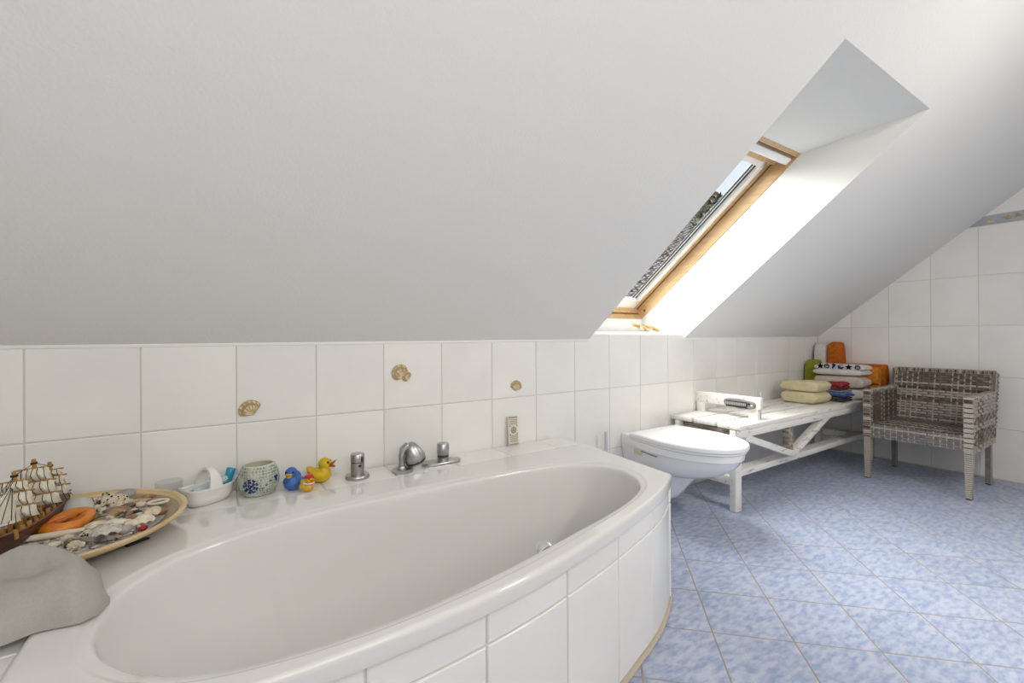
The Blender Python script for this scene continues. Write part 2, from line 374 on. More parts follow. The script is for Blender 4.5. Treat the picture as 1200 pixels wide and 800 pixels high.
for a in (.52, 1.06):
    bm = B(); ball(bm, W3(g1 + .03, a, .124), (.010, .016, .006), 2); obj('clip', bm, mat('grey_clip', (.45, .40, .34), .5), win)
# unseen near window, put in behind the camera for the fill light: frame and pane
win2 = bpy.data.objects.new('fill_window', None); C.objects.link(win2); win2['kind'] = 'structure'
bm = B()
for x in (WX0 + .03, (WX0 + WX1) / 2, WX1 - .03): bx(bm, x - .03, x + .03, YN - .07, YN - .01, WZ0, WZ1, .004)
for z in (WZ0 + .03, WZ1 - .03): bx(bm, WX0, WX1, YN - .07, YN - .01, z - .03, z + .03, .004)
obj('window_frame', bm, PLASTW, win2)
bm = B(); bx(bm, WX0, WX1, YN - .045, YN - .04, WZ0, WZ1); obj('pane', bm, PANE, win2, smooth=False)

# ================================================================== BATH SURROUND AND TUB
FR = [(-.35, 1.245), (-.2, 1.268), (-.05, 1.286), (.08, 1.296), (.20, 1.300), (.37, 1.296), (.46, 1.290), (.56, 1.281), (.66, 1.268), (.76, 1.250), (.88, 1.222), (.96, 1.203), (1.12, 1.161), (1.20, 1.135), (1.30, 1.105), (1.41, 1.069), (1.51, 1.029), (1.62, .968), (1.695, .921)]
def fr(x):
    for (a, b), (c, d) in zip(FR, FR[1:]):
        if a <= x <= c: return b + (d - b) * (x - a) / (c - a)
    return FR[0][1] if x < FR[0][0] else FR[-1][1]
def frs(x):                              # lightly smoothed front curve
    return sum(fr(min(max(x + o, -.35), 1.695)) for o in (-.06, -.03, 0, .03, .06)) / 5 if -.29 < x < 1.63 else fr(x)
sur = thing('tiled_bath_surround', 'white tiled ledge and curved tiled apron built around the bathtub', 'bath surround', (0, 0, 0))
# carcass behind the tiles
RE = lambda d: 1.778 - .083 * d / .921   # right end, x at distance d
bm = B(); n = 40; xs = [-.62 + (1.690 + .62) * k / n for k in range(n + 1)]
out = [(x, -(frs(x) if x > -.35 else 1.245) + .020) for x in xs] + [(RE(.5) - .008, -.5), (1.765, -.008)]
inn = [(x, y + .03) for x, y in out[:-2]] + [(RE(.5) - .04, -.5), (1.735, -.02)]
ao = [bm.verts.new((x, y, .0)) for x, y in out]; bo = [bm.verts.new((x, y, .528)) for x, y in out]
ai = [bm.verts.new((x, y, .0)) for x, y in inn]; bi = [bm.verts.new((x, y, .528)) for x, y in inn]
for k in range(len(out) - 1):
    face(bm, (ao[k], ao[k + 1], bo[k + 1], bo[k])); face(bm, (ai[k + 1], ai[k], bi[k], bi[k + 1])); face(bm, (bo[k], bo[k + 1], bi[k + 1], bi[k]))
obj('apron_core', bm, GROUT, sur)
bm = B(); bx(bm, -.93, 1.772, -.262, -.008, .50, .552); bx(bm, -.93, -.355, -1.22, -.25, .50, .552); obj('ledge_bed', bm, GROUT, sur, smooth=False)
# ledge tiles
def ledge_place(a, b, n_): return (a, b, .552 + n_)
for k in range(-2, 8):
    x0, x1 = fx + k * fwd + G / 2, fx + (k + 1) * fwd - G / 2
    p = [(x0, -.264), (x1, -.264), (x1, -.010), (x0, -.010)]; p = clip(p, 1, 0, 1.776); p = clip(p, -1, 0, .93)
    tile(p, ledge_place, TILE, sur, th=.005)
for k in range(3):
    for x0, x1 in ((-.93, -.668), (-.664, -.3555)):
        tile([(x0, -.268 - .318 * (k + 1) + .004), (x1, -.268 - .318 * (k + 1) + .004), (x1, -.268 - .318 * k), (x0, -.268 - .318 * k)], ledge_place, TILE, sur, th=.005)
# apron tiles: planar plates following the curve, cut row on top
gxs = [-.35, -.06, .242, .537, .834, 1.118, 1.394, 1.668]
for a, b in zip(gxs, gxs[1:]):
    pa = Vector((a, -frs(a) + .020, 0)); pb = Vector((b, -frs(b) + .020, 0)); d = (pb - pa); L_ = d.length; d.normalize(); nn = Vector((d.y, -d.x, 0))
    mid = (a + b) / 2; sag = -frs(mid) + .020
    for z0, z1 in ((.022, .442), (.447, .527)):
        bm = B(); seg = 5; ga = []
        for k in range(seg + 1):
            x = a + .0025 + (b - a - .005) * k / seg; ga.append(Vector((x, -frs(x) + .0205, 0)))
        rings = []
        R0 = [p + Vector((0, 0, z0)) for p in ga] + [p + Vector((0, 0, z1)) for p in reversed(ga)]
        off = nn * .007; R1 = [p + off * .6 for p in R0]
        c = sum(R1, Vector()) / len(R1); R2 = [c + (p - c) * .985 + off * .4 for p in R1]
        loft(bm, [R0, R1], capa=False, capb=False)
        m_ = len(ga)
        va = [bm.verts.new(p) for p in R1]; vb = []
        for k, p in enumerate(R1):
            base = p + off * .4; zz = z0 + .003 if k < m_ else z1 - .003; base.z = zz
            if k in (0, 2 * m_ - 1): base += d * .003
            if k in (m_ - 1, m_): base -= d * .003
            vb.append(bm.verts.new(base))
        N2 = len(va)
        for k in range(N2): face(bm, (va[k], va[(k + 1) % N2], vb[(k + 1) % N2], vb[k]))
        for k in range(m_ - 1): face(bm, (vb[k], vb[k + 1], vb[N2 - 2 - k], vb[N2 - 1 - k]))
        bmesh.ops.remove_doubles(bm, verts=bm.verts, dist=1e-5); bmesh.ops.recalc_face_normals(bm, faces=bm.faces)
        obj('tile', bm, TILE, sur, angle=25)
for d0, d1 in ((.015, .31), (.315, .61), (.615, .915)):
    for z0, z1 in ((.022, .442), (.447, .527)):
        bm = B(); v = []
        for dd, zz in ((d0, z0), (d1, z0), (d1, z1), (d0, z1)):
            for o2 in (-.008, .002): v.append(bm.verts.new((RE(dd) + o2 - .004, -dd, zz)))
        for f in ((1, 3, 5, 7), (0, 6, 4, 2), (0, 2, 3, 1), (2, 4, 5, 3), (4, 6, 7, 5), (6, 0, 1, 7)): face(bm, [v[i] for i in f])
        bmesh.ops.recalc_face_normals(bm, faces=bm.faces); obj('tile', bm, TILE, sur, smooth=False)
bm = B(); ptsb = [(x, -(frs(x)) + .014, .010) for x in [-.35 + 2.04 * k / 40 for k in range(41)]] + [(RE(.6) + .002, -.6, .010), (1.778, -.01, .010)]
tube(bm, ptsb, .013, 6); obj('base_joint', bm, mat('beige_silicone', (.50, .44, .33), .7), sur)

# the tub itself
IN = [(1.468, .945), (1.403, .988), (1.313, 1.029), (1.236, 1.055), (1.117, 1.089), (.971, 1.122), (.829, 1.157), (.653, 1.195), (.54, 1.216), (.418, 1.233), (.293, 1.243), (.163, 1.239), (.051, 1.224), (-.018, 1.207), (-.084, 1.177), (-.152, 1.121), (-.191, 1.069), (-.219, 1.016), (-.236, .958), (-.241, .915), (-.236, .827), (-.212, .742), (-.173, .681), (-.103, .615), (.008, .560), (.17, .513), (.305, .492), (.542, .480), (.917, .482), (1.16, .494), (1.329, .516), (1.439, .549), (1.503, .592), (1.548, .657), (1.567, .75), (1.538, .862)]
CX, CD = .66, .84
def polar(P):
    L_ = sorted((math.atan2(-(d - CD), x - CX), math.hypot(x - CX, d - CD)) for x, d in P)
    return L_
PA = polar(IN)
def rin(t):
    n = len(PA); t = (t + PI) % (2 * PI) - PI
    for i in range(n):
        a0, q0 = PA[i]; a1, q1 = PA[(i + 1) % n]
        if i == n - 1: a1 += 2 * PI
        tt = t if t >= a0 or i < n - 1 else t + 2 * PI
        if i == n - 1 and t < PA[0][0]: tt = t + 2 * PI
        if a0 <= tt <= a1:
            # interpolate in cartesian space
            f = (tt - a0) / (a1 - a0); p0 = Vector((math.cos(a0), math.sin(a0))) * q0; p1 = Vector((math.cos(a1), math.sin(a1))) * q1
            dv = Vector((math.cos(t), math.sin(t))); e = p1 - p0; den = dv.x * e.y - dv.y * e.x
            if abs(den) < 1e-9: return q0
            return (p0.x * e.y - p0.y * e.x) / den
    return PA[0][1]
OUT = [(1.763, .268)] + [(RE(d) - .002, d) for d in (.5, .7, .85)] + [(x, frs(x)) for x in [1.693 - 2.043 * k / 60 for k in range(61)]] + [(-.35, .9), (-.35, .6), (-.35, .272), (.5, .268), (1.2, .268)]
def rout(t):
    dv = Vector((math.cos(t), math.sin(t))); best = 9
    P = [Vector((x - CX, -(d - CD))) for x, d in OUT]
    for a, b in zip(P, P[1:] + P[:1]):
        e = b - a; den = dv.x * e.y - dv.y * e.x
        if abs(den) < 1e-9: continue
        s_ = (a.x * e.y - a.y * e.x) / den; u_ = (a.x * dv.y - a.y * dv.x) / den
        if s_ > 0 and -1e-6 <= u_ <= 1 + 1e-6: best = min(best, s_)
    return best
NA = 240
angs = [2 * PI * k / NA - PI for k in range(NA)]
for x, d in ((1.763, .268), (1.693, frs(1.693)), (-.35, 1.245), (-.35, .272)):
    a = math.atan2(-(d - CD), x - CX); i = min(range(NA), key=lambda k: abs(angs[k] - a)); angs[i] = a
ro = [rout(a) for a in angs]; ri0 = [rin(a) for a in angs]
ri = ri0
for _ in range(3): ri = [(ri[k - 1] + 2 * ri[k] + ri[(k + 1) % NA]) / 4 for k in range(NA)]
bm = B(); rings = []
def ring(fn): rings.append([Vector((CX + math.cos(a) * fn(k)[0], -CD + math.sin(a) * fn(k)[0], fn(k)[1])) for k, a in enumerate(angs)])
ZR = .576
ring(lambda k: (ro[k] - .006, .531)); ring(lambda k: (ro[k] - .001, .530)); ring(lambda k: (ro[k], .535)); ring(lambda k: (ro[k], .540)); ring(lambda k: (ro[k], .558)); ring(lambda k: (ro[k], .563)); ring(lambda k: (ro[k] - .0015, .569)); ring(lambda k: (ro[k] - .006, .574)); ring(lambda k: (ro[k] - .012, ZR)); ring(lambda k: (ro[k] - .017, ZR))
ring(lambda k: (min(ri[k] + .043, ro[k] - .019), ZR)); ring(lambda k: (min(ri[k] + .037, ro[k] - .020), ZR)); ring(lambda k: (min(ri[k] + .031, ro[k] - .021), ZR - .0012)); ring(lambda k: (min(ri[k] + .026, ro[k] - .022), ZR - .0035)); ring(lambda k: (min(ri[k] + .020, ro[k] - .023), ZR - .0048))
ring(lambda k: (ri[k] + .002, ZR - .0062)); ring(lambda k: (ri[k] - .003, ZR - .009)); ring(lambda k: (ri[k] - .006, ZR - .016)); ring(lambda k: (ri[k] - .009, ZR - .030))
def lean(a):                            # backrest on the left runs shallower
    c = math.cos(a); return .11 + (.24 * max(0, -c) ** 2)
ZB = .075
for i in range(1, 15):
    t = i / 14.0
    zz = (ZR - .030) - (ZR - .030 - ZB) * (math.sin(t * PI / 2) ** .9 if t < 1 else 1)
    ring(lambda k, t=t, zz=zz: ((ri[k] - .009) * (1 - lean(angs[k]) * (t ** 1.2) - .22 * t ** 6), zz))
ring(lambda k: (ri[k] * .30, ZB - .006)); ring(lambda k: (ri[k] * .04, ZB - .008))
loft(bm, rings, capa=False); bmesh.ops.recalc_face_normals(bm, faces=bm.faces)
bm.normal_update(); 
if sum(f.normal.z * f.calc_area() for f in bm.faces if f.calc_center_median().z > ZR - .0005) < 0: bmesh.ops.reverse_faces(bm, faces=bm.faces)
tub = thing('bathtub', 'large white asymmetric enamel bathtub with a broad curved rim set in tiles', 'bathtub', (CX, -CD, 0))
bmesh.ops.translate(bm, vec=(-CX, CD, 0), verts=bm.verts); obj('tub_shell', bm, ENAMEL, tub, angle=60)
bm = B(); KX, KD, KZ = .885, 1.045, .485
Mk = Matrix.Translation((KX - CX, -KD + CD, KZ)) @ Matrix.Rotation(-PI / 2 + .25, 4, 'X')
lathe(bm, [(.024, -.108), (.024, -.012), (.034, -.010), (.037, .000), (.037, .014), (.031, .024), (.016, .028), (0, .029)], 28, Mk)
obj('overflow_knob', bm, CHROME, tub)
bm = B(); lathe(bm, [(.04, .069), (.04, .074), (.03, .078), (0, .079)], 24); obj('drain', bm, CHROME, tub)

# ================================================================== TOILET
TX = 2.545
toi = thing('toilet', 'white wall-hung toilet with closed rounded lid beside the bench', 'toilet', (TX, 0, 0))
def dshape(w, back, front, wb, n=40):
    """outline in (x, dist): flat back of half width wb at 'back', widest w, rounded front"""
    P = []; mid = back + (front - back) * .42
    for k in range(n + 1):
        t = k / n * PI
        P.append((w * math.cos(t) * 1.0, mid + (front - mid) * (abs(math.sin(t)) ** .92)))
    L_ = []
    for k in range(9):
        t = k / 8; s_ = t * t * (3 - 2 * t); L_.append((-(w + (wb - w) * s_), mid + (back - mid) * t))
    return P + L_[1:] + [(-x, d) for x, d in reversed(L_[1:])]
def tring(w, back, front, wb, z): return [Vector((x, -d, z)) for x, d in dshape(w, back, front, wb)]
bm = B()
prof = [(.105, .006, .235, .09, .082), (.118, .006, .275, .10, .090), (.126, .006, .315, .11, .12), (.134, .006, .365, .12, .18), (.142, .006, .415, .13, .24), (.152, .006, .455, .14, .285), (.172, .006, .515, .15, .298),
        (.196, .006, .585, .165, .318), (.216, .006, .640, .178, .345), (.232, .006, .688, .188, .378), (.243, .006, .722, .195, .412), (.248, .006, .738, .198, .440), (.252, .006, .744, .20, .446), (.258, .006, .750, .20, .450), (.259, .006, .754, .20, .487), (.253, .006, .748, .20, .492)]
R_ = loft(bm, [tring(w_, b_, f_, wb_, z_) for w_, b_, f_, wb_, z_ in prof], flip=True)
bmesh.ops.recalc_face_normals(bm, faces=bm.faces); bowl = obj('bowl', bm, CERAM, toi, angle=35)
bm = B(); bx(bm, -.20, .20, -.115, -.004, .40, .516, .012); obj('back_block', bm, CERAM, toi)
bm = B(); loft(bm, [tring(.260, .120, .764, .232, z) if k in (1, 2) else tring(.255, .125, .758, .228, z) for k, z in enumerate((.493, .497, .506, .509))], flip=True); bmesh.ops.recalc_face_normals(bm, faces=bm.faces); obj('seat', bm, PLASTW, toi, angle=30)
bm = B(); lr = [(.262, .118, .770, .236, .510), (.267, .115, .776, .241, .514), (.267, .115, .776, .241, .534), (.262, .120, .771, .236, .5415), (.245, .135, .752, .220, .545), (.15, .22, .62, .13, .547)]
loft(bm, [tring(*a) for a in lr], flip=True); bmesh.ops.recalc_face_normals(bm, faces=bm.faces); lid = obj('lid', bm, PLASTW, toi, angle=30)
for s_ in (-1, 1):
    bm = B(); tube(bm, [(s_ * .09 - .03, -.10, .522), (s_ * .09 + .03, -.10, .522)], .012, 10); obj('hinge', bm, PLASTW, lid)
bm = B(); bx(bm, -.240, -.215, -.225, -.155, .408, .442, .004); obj('fixing_cap', bm, mat('yellowed_plastic', (.62, .58, .40), .5), bowl, label='yellowed fixing cap on the side of the bowl')
bm = B(); tube(bm, [(-.234, -.205, .437), (-.242, -.25, .435), (-.2475, -.30, .433), (-.249, -.35, .431)], .0045, 6); obj('fixing_slot', bm, mat('grey_slot', (.25, .25, .25), .6), bowl)

# toilet brush
tb = thing('toilet_brush', 'chrome toilet brush handle standing behind the end of the bathtub', 'toilet brush', (2.13, -.07, 0))
bm = B(); tube(bm, [(0, 0, .10), (0, 0, .555)], .011, 12); ball(bm, (0, 0, .556), (.012, .012, .006), 2); obj('handle', bm, CHROME, tb)
bm = B(); lathe(bm, [(.050, 0.002), (.052, .01), (.052, .14), (.048, .145), (.012, .147)], 24); obj('holder', bm, SATIN, tb)

# ================================================================== TAPS ON THE LEDGE
LZ = .557
t1 = thing('thermostat_tap', 'cylindrical chrome bath tap on a round base, left of the hand shower', 'tap', (.512, -.125, LZ))
bm = B(); lathe(bm, [(.052, 0), (.053, .003), (.053, .012), (.050, .016), (.030, .017), (0, .017)], 36); obj('base_plate', bm, SATIN, t1)
bm = B(); lathe(bm, [(.030, .016), (.030, .070), (.027, .072), (.027, .075)], 32); lathe(bm, [(.031, .075), (.031, .106), (.028, .111), (0, .112)], 32); obj('handle', bm, SATIN, t1)
bm = B(); lathe(bm, [(.0285, .070), (.0285, .076)], 32); Mx = Matrix.Translation((.004, -.029, .060)) @ Matrix.Rotation(PI / 2, 4, 'X'); lathe(bm, [(.007, -.002), (.007, .003), (0, .004)], 12, Mx); bx(bm, .008, .018, -.0315, -.026, .078, .100, .002); obj('temperature_mark', bm, mat('dark_brass', (.05, .035, .01), .4), t1)
t2 = thing('hand_shower', 'bell-shaped satin chrome hand shower resting on a round base', 'hand shower', (.715, -.150, LZ))
bm = B(); lathe(bm, [(.050, 0), (.051, .003), (.051, .011), (.047, .015), (0, .016)], 36); obj('base_plate', bm, SATIN, t2)
bm = B(); tube(bm, [(-.004, 0, .012), (-.004, 0, .045), (-.006, 0, .075), (.002, 0, .102), (.028, -.001, .122)], [.018, .014, .013, .018, .020], 16); lathe(bm, [(.022, .012), (.022, .022), (.018, .028)], 20, Matrix.Translation((-.004, 0, 0))); obj('stem', bm, SATIN, t2)
ax = Vector((.33, .08, -.94)).normalized(); Mb = Matrix.Translation((.040, 0, .120)) @ ax.to_track_quat('Z', 'Y').to_matrix().to_4x4()
bm = B(); lathe(bm, [(0, -.014), (.016, -.010), (.027, .002), (.036, .020), (.045, .042), (.051, .062), (.052, .074), (.049, .078)], 32, Mb, capt=False); head = obj('shower_head', bm, SATIN, t2)
bm = B(); lathe(bm, [(.049, .077), (.050, .079), (.050, .084), (.044, .085)], 32, Mb); obj('rubber_ring', bm, BLACK, head)
bm = B(); lathe(bm, [(.047, .084), (.047, .091), (.042, .095), (0, .095)], 32, Mb); obj('spray_face', bm, SATIN, head)
t3 = thing('mixer_tap', 'chrome knob on a long rounded plate, right of the hand shower', 'tap', (.925, -.125, LZ))
bm = B(); P = []
for k in range(24):
    t = 2 * PI * k / 24; cxk = .062 if math.cos(t) >= 0 else -.062; P.append((cxk + .042 * math.cos(t), .042 * math.sin(t)))
loft(bm, [[Vector((x, y, 0)) for x, y in P], [Vector((x, y, .010)) for x, y in P], [Vector((x * .96, y * .92, .014)) for x, y in P]]); obj('base_plate', bm, SATIN, t3)
bm = B(); lathe(bm, [(.030, .013), (.030, .030), (.027, .032), (.027, .042), (.031, .043), (.031, .094), (.027, .100), (0, .101)], 32, Matrix.Translation((.012, .005, 0))); obj('knob', bm, SATIN, t3)
bm = B(); lathe(bm, [(.0285, .032), (.0285, .042)], 32, Matrix.Translation((.012, .005, 0))); obj('marked_ring', bm, mat('dark_brass', (.05, .035, .01), .4), t3)

# ================================================================== SMALL THINGS ON THE LEDGE
# glass tumbler
bm = B(); lathe(bm, [(.0, .004), (.036, .004), (.038, .0), (.0405, .088), (.0425, .090), (.0435, .086), (.0405, .001), (.036, .0)], 32, capb=False, capt=False)
tum = obj('glass_tumbler', bm, TUMB, loc=(-.178, -.050, LZ)); tag(tum, 'clear glass tumbler half hidden behind the wooden dish', 'glass')
# ceramic basket
bk = thing('ceramic_basket', 'white ceramic boat-shaped basket with a high arched handle', 'basket', (-.051, -.106, LZ), rz=math.radians(30))
WCER = mat('cream_white_ceramic', (.80, .785, .75), .12, coat=.3)
def boat(L_, Wd, z, n=32, up=0.0):
    r = []
    for k in range(n):
        t = 2 * PI * k / n; c, s_ = math.cos(t), math.sin(t)
        r.append(Vector((math.copysign(abs(c) ** .75, c) * L_, math.copysign(abs(s_) ** .8, s_) * Wd, z + up * abs(c) ** 5)))
    return r
bm = B(); loft(bm, [boat(.052, .030, 0), boat(.070, .040, .004), boat(.086, .048, .03), boat(.096, .052, .058, up=.012), boat(.104, .056, .064, up=.014), boat(.104, .055, .069, up=.015), boat(.094, .047, .066, up=.013), boat(.080, .042, .03), boat(.060, .030, .010)])
bmesh.ops.recalc_face_normals(bm, faces=bm.faces); obj('bowl', bm, WCER, bk, angle=60)
bm = B(); rings = []
for k in range(21):
    t = PI * k / 20; y = .052 * math.cos(t); z = .062 + .070 * math.sin(t) ** .85 if 0 < k < 20 else .060; hw = .0105 + .012 * abs(math.cos(t)) ** 3
    nrm = Vector((0, math.cos(t), math.sin(t))); c = Vector((.0, y, z))
    rings.append([c + Vector((-hw, 0, 0)) + nrm * .004, c + Vector((hw, 0, 0)) + nrm * .004, c + Vector((hw, 0, 0)) - nrm * .004, c + Vector((-hw, 0, 0)) - nrm * .004])
loft(bm, rings); bmesh.ops.recalc_face_normals(bm, faces=bm.faces); obj('handle', bm, WCER, bk, angle=50)
bm = B(); rings = []
for k in range(9):
    t = k / 8; rings.append([Vector((-.055 + .13 * t, .016 * math.cos(a) * (1 - .2 * t), .052 + .022 * t + .014 * math.sin(a))) for a in [2 * PI * i / 10 for i in range(10)]])
loft(bm, rings); o = obj('washcloth', bm, mat('pale_blue_cloth', (.50, .58, .62), .9, bump=.3, bscale=200)); o.location = bk.location; o.rotation_euler = bk.rotation_euler
tag(o, 'rolled pale blue cloth lying in the white ceramic basket', 'washcloth')
bm = B(); Mx = Matrix.Translation((.068, .0, .048)) @ Matrix.Rotation(.35, 4, 'Y'); lathe(bm, [(.010, 0), (.014, .005), (.017, .062), (.015, .066), (0, .067)], 14, Mx); o = obj('blue_bottle', bm, mat('turquoise_plastic', (.02, .28, .45), .3)); o.location = bk.location; o.rotation_euler = bk.rotation_euler
tag(o, 'small turquoise bottle sticking up at the back of the ceramic basket', 'bottle')
# mosaic candle holder
mo = thing('mosaic_candle_holder', 'round candle holder covered in pale green glass mosaic with blue pieces', 'candle holder', (.121, -.112, LZ))
mprof = [(.044, 0), (.058, .012), (.069, .034), (.0735, .060), (.071, .085), (.063, .108), (.056, .122)]
def mrad(z):
    for (r_0, z_0), (r_1, z_1) in zip(mprof, mprof[1:]):
        if z_0 <= z <= z_1: return r_0 + (r_1 - r_0) * (z - z_0) / (z_1 - z_0)
    return mprof[-1][0]
bm = B(); lathe(bm, mprof + [(.054, .126), (.051, .122), (.056, .108), (.064, .085), (.066, .060), (.062, .034), (.05, .014), (0, .012)], 40, capt=False)
obj('pot', bm, mat('cream_mosaic_grout', (.62, .60, .50), .7), mo)
gm = B(); bmb = B(); rnd = random.Random(3)
fa, fz = math.radians(-118), .052
def tess(bm_, a, z, w_, h_, rot):
    r = mrad(z) + .0005; u = Vector((-math.sin(a), math.cos(a), 0)); o3 = Vector((math.cos(a) * r, math.sin(a) * r, z))
    dz = .004; up = Vector((math.cos(a) * mrad(z + dz) - math.cos(a) * mrad(z - dz), math.sin(a) * mrad(z + dz) - math.sin(a) * mrad(z - dz), 2 * dz)).normalized(); nn = u.cross(up)
    c, s_ = math.cos(rot), math.sin(rot); e1 = u * c + up * s_; e2 = up * c - u * s_
    lo = [o3 + e1 * x * w_ + e2 * y * h_ - nn * .003 for x, y in ((-1, -1), (1, -1), (1, 1), (-1, 1))]; hi = [o3 + e1 * x * w_ * .9 + e2 * y * h_ * .9 + nn * .0018 for x, y in ((-1, -1), (1, -1), (1, 1), (-1, 1))]
    loft(bm_, [lo, hi], capa=False)
for iz in range(11):
    z = .009 + iz * .0108; r = mrad(z); n = int(2 * PI * r / .0115)
    for k in range(n):
        a = 2 * PI * (k + .5 * (iz % 2)) / n - PI; da = (a - fa + PI) % (2 * PI) - PI
        if (da * r) ** 2 + (z - fz) ** 2 < .028 ** 2: continue
        if math.hypot((((a - math.radians(-35)) + PI) % (2 * PI) - PI) * r, z - .07) < .010: tess(bmb, a, z, .0045, .0055, rnd.uniform(-.5, .5)); continue
        tess(gm, a + rnd.uniform(-.02, .02), z, .0044, .0046, rnd.uniform(-.7, .7))
for rad, n in ((.006, 3), (.016, 6), (.0255, 9)):
    for k in range(n):
        t = 2 * PI * k / n + rad * 40; tess(bmb, fa + rad * math.cos(t) / mrad(fz), fz + rad * math.sin(t), .0066 if n > 3 else .005, .0042 if n > 3 else .005, t + PI / 2)
for k in range(3): tess(bmb, fa + .62 + k * .18, .040 + k * .012, .0052, .0036, .6)
obj('green_tesserae', gm, mat('pale_green_glass', (.24, .30, .25), .15, col2=(.46, .51, .45), scale=40), mo, smooth=False, kind='stuff')
obj('blue_tesserae', bmb, mat('cobalt_glass', (.008, .02, .10), .12, col2=(.02, .06, .22), scale=60), mo, smooth=False, kind='stuff', label='cobalt blue mosaic flower')
# ducks
def duck(name, label, loc, rz, k, body, bill, fn=None):
    t = thing(name, label, 'rubber duck', loc, rz, None)
    bm = B()
    r = bmesh.ops.create_icosphere(bm, subdivisions=4, radius=1.0)
    for v in r['verts']:
        x, y, z = v.co; tail = max(0, -x - .45); taper = 1 - .35 * max(0, -x) ** 2
        v.co = Vector((x * .050 - tail * .012, y * .039 * taper, .031 + z * .033 + tail * .055))
        if v.co.z < .003: v.co.z = .0 + (v.co.z) * .1
    bmesh.ops.scale(bm, vec=(k, k, k), verts=bm.verts)
    for s_ in (-1, 1): ball(bm, (-.006 * k, s_ * .034 * k, .036 * k), (.028 * k, .010 * k, .017 * k), 3)
    lathe(bm, [(.030 * k, .045 * k), (.024 * k, .058 * k), (.022 * k, .066 * k)], 20, Matrix.Translation((.018 * k, 0, 0)), capb=False, capt=False)
    ball(bm, (.022 * k, 0, .081 * k), (.027 * k, .026 * k, .026 * k), 3)
    obj('body', bm, body, t, angle=80)
    bm = B()
    ball(bm, (.050 * k, 0, .080 * k), (.016 * k, .015 * k, .0045 * k), 3, M=Matrix.Rotation(-.25, 4, 'Y')); ball(bm, (.047 * k, 0, .071 * k), (.013 * k, .012 * k, .004 * k), 3, M=Matrix.Rotation(.25, 4, 'Y'))
    obj('bill', bm, bill, t)
    for s_ in (-1, 1):
        bm = B(); ball(bm, (.0415 * k, s_ * .0155 * k, .089 * k), (.0045 * k, .0045 * k, .006 * k), 2); obj('eye', bm, mat('black_paint', (.01, .01, .015), .3), t)
    if fn: fn(t, k)
    return t
YEL = mat('yellow_rubber', (.62, .42, .015), .38, spec=.4); YEL2 = mat('golden_rubber', (.70, .42, .02), .38)
BLU = mat('blue_rubber', (.045, .14, .42), .4)
duck('rubber_duck', 'blue rubber duck with a yellow bill beside the mosaic pot', (.247, -.128, LZ), math.radians(-118), .92, BLU, YEL)
def bigbill(t, k):
    bm = B(); ball(bm, (.058 * k, 0, .085 * k), (.017 * k, .016 * k, .0045 * k), 3, M=Matrix.Rotation(-.55, 4, 'Y')); ball(bm, (.052 * k, 0, .070 * k), (.016 * k, .015 * k, .0045 * k), 3, M=Matrix.Rotation(.25, 4, 'Y')); obj('open_bill', bm, mat('rusty_orange_rubber', (.38, .10, .02), .4), t)
duck('rubber_duck', 'largest yellow rubber duck with an open rusty orange bill', (.357, -.090, LZ), math.radians(-28), 1.0, YEL, mat('rusty_orange_rubber', (.38, .10, .02), .4), bigbill)
def pirate(t, k):
    bm = B(); ball(bm, (.020 * k, 0, .096 * k), (.0285 * k, .028 * k, .016 * k), 3); ball(bm, (-.010 * k, .012 * k, .088 * k), (.010 * k, .008 * k, .006 * k), 2); obj('bandana', bm, mat('red_paint', (.50, .02, .02), .4), t)
    bm = B(); tube(bm, [(.018 * k + .030 * k * math.cos(a), .030 * k * math.sin(a), .058 * k) for a in [2 * PI * i / 20 for i in range(20)]], .006 * k, 8, closed=True); bx(bm, .042 * k, .051 * k, -.006 * k, .006 * k, .022 * k, .056 * k, .002)
    obj('scarf', bm, mat('white_scarf', (.80, .78, .76), .6), t)
    bm = B()
    for i in range(9):
        a = -1.2 + 2.4 * i / 8; box(bm, (.018 * k + .0325 * k * math.cos(a), .0325 * k * math.sin(a), .058 * k), (.004 * k, .0035 * k, .013 * k), 0, 0)
    for i in range(4): bx(bm, .0495 * k, .0522 * k, -.0062 * k, .0062 * k, (.024 + i * .008) * k, (.028 + i * .008) * k)
    obj('scarf_stripes', bm, mat('red_paint', (.50, .02, .02), .4), t, smooth=False)
duck('rubber_duck', 'small golden rubber duck with red bandana and striped scarf', (.292, -.188, LZ), math.radians(-62), .64, YEL2, mat('orange_rubber', (.75, .22, .01), .4), pirate)
# carved plaque
CARV = mat('carved_soapstone', (.70, .67, .59), .7, bump=.15)
pq = thing('carved_plaque', 'narrow upright carved stone plaque leaning on the tiles', 'plaque', (1.425, -.032, LZ), rot=(math.radians(-4), 0, 0))
bm = B(); bx(bm, -.033, .033, -.006, .012, 0, .172, .002); obj('slab', bm, CARV, pq)
bm = B()
for z in (.010, .164): bx(bm, -.030, .030, -.009, -.004, z - .004, z + .004, .001)
for i in range(5): bx(bm, -.026, .026, -.0085, -.004, .024 + i * .0085, .028 + i * .0085, .001); 
for i in range(4): bx(bm, -.026, .026, -.0085, -.004, .124 + i * .0085, .128 + i * .0085, .001)
for k in range(8):
    a = 2 * PI * k / 8; ball(bm, (.015 * math.cos(a), -.006, .092 + .015 * math.sin(a)), (.006, .004, .006), 2)
for sx in (-.024, .024):
    for sz in (.068, .116): ball(bm, (sx, -.006, sz), (.005, .004, .005), 2)
ball(bm, (0, -.006, .092), (.008, .005, .008), 2)
obj('relief', bm, mat('carved_relief', (.36, .32, .25), .8), pq)

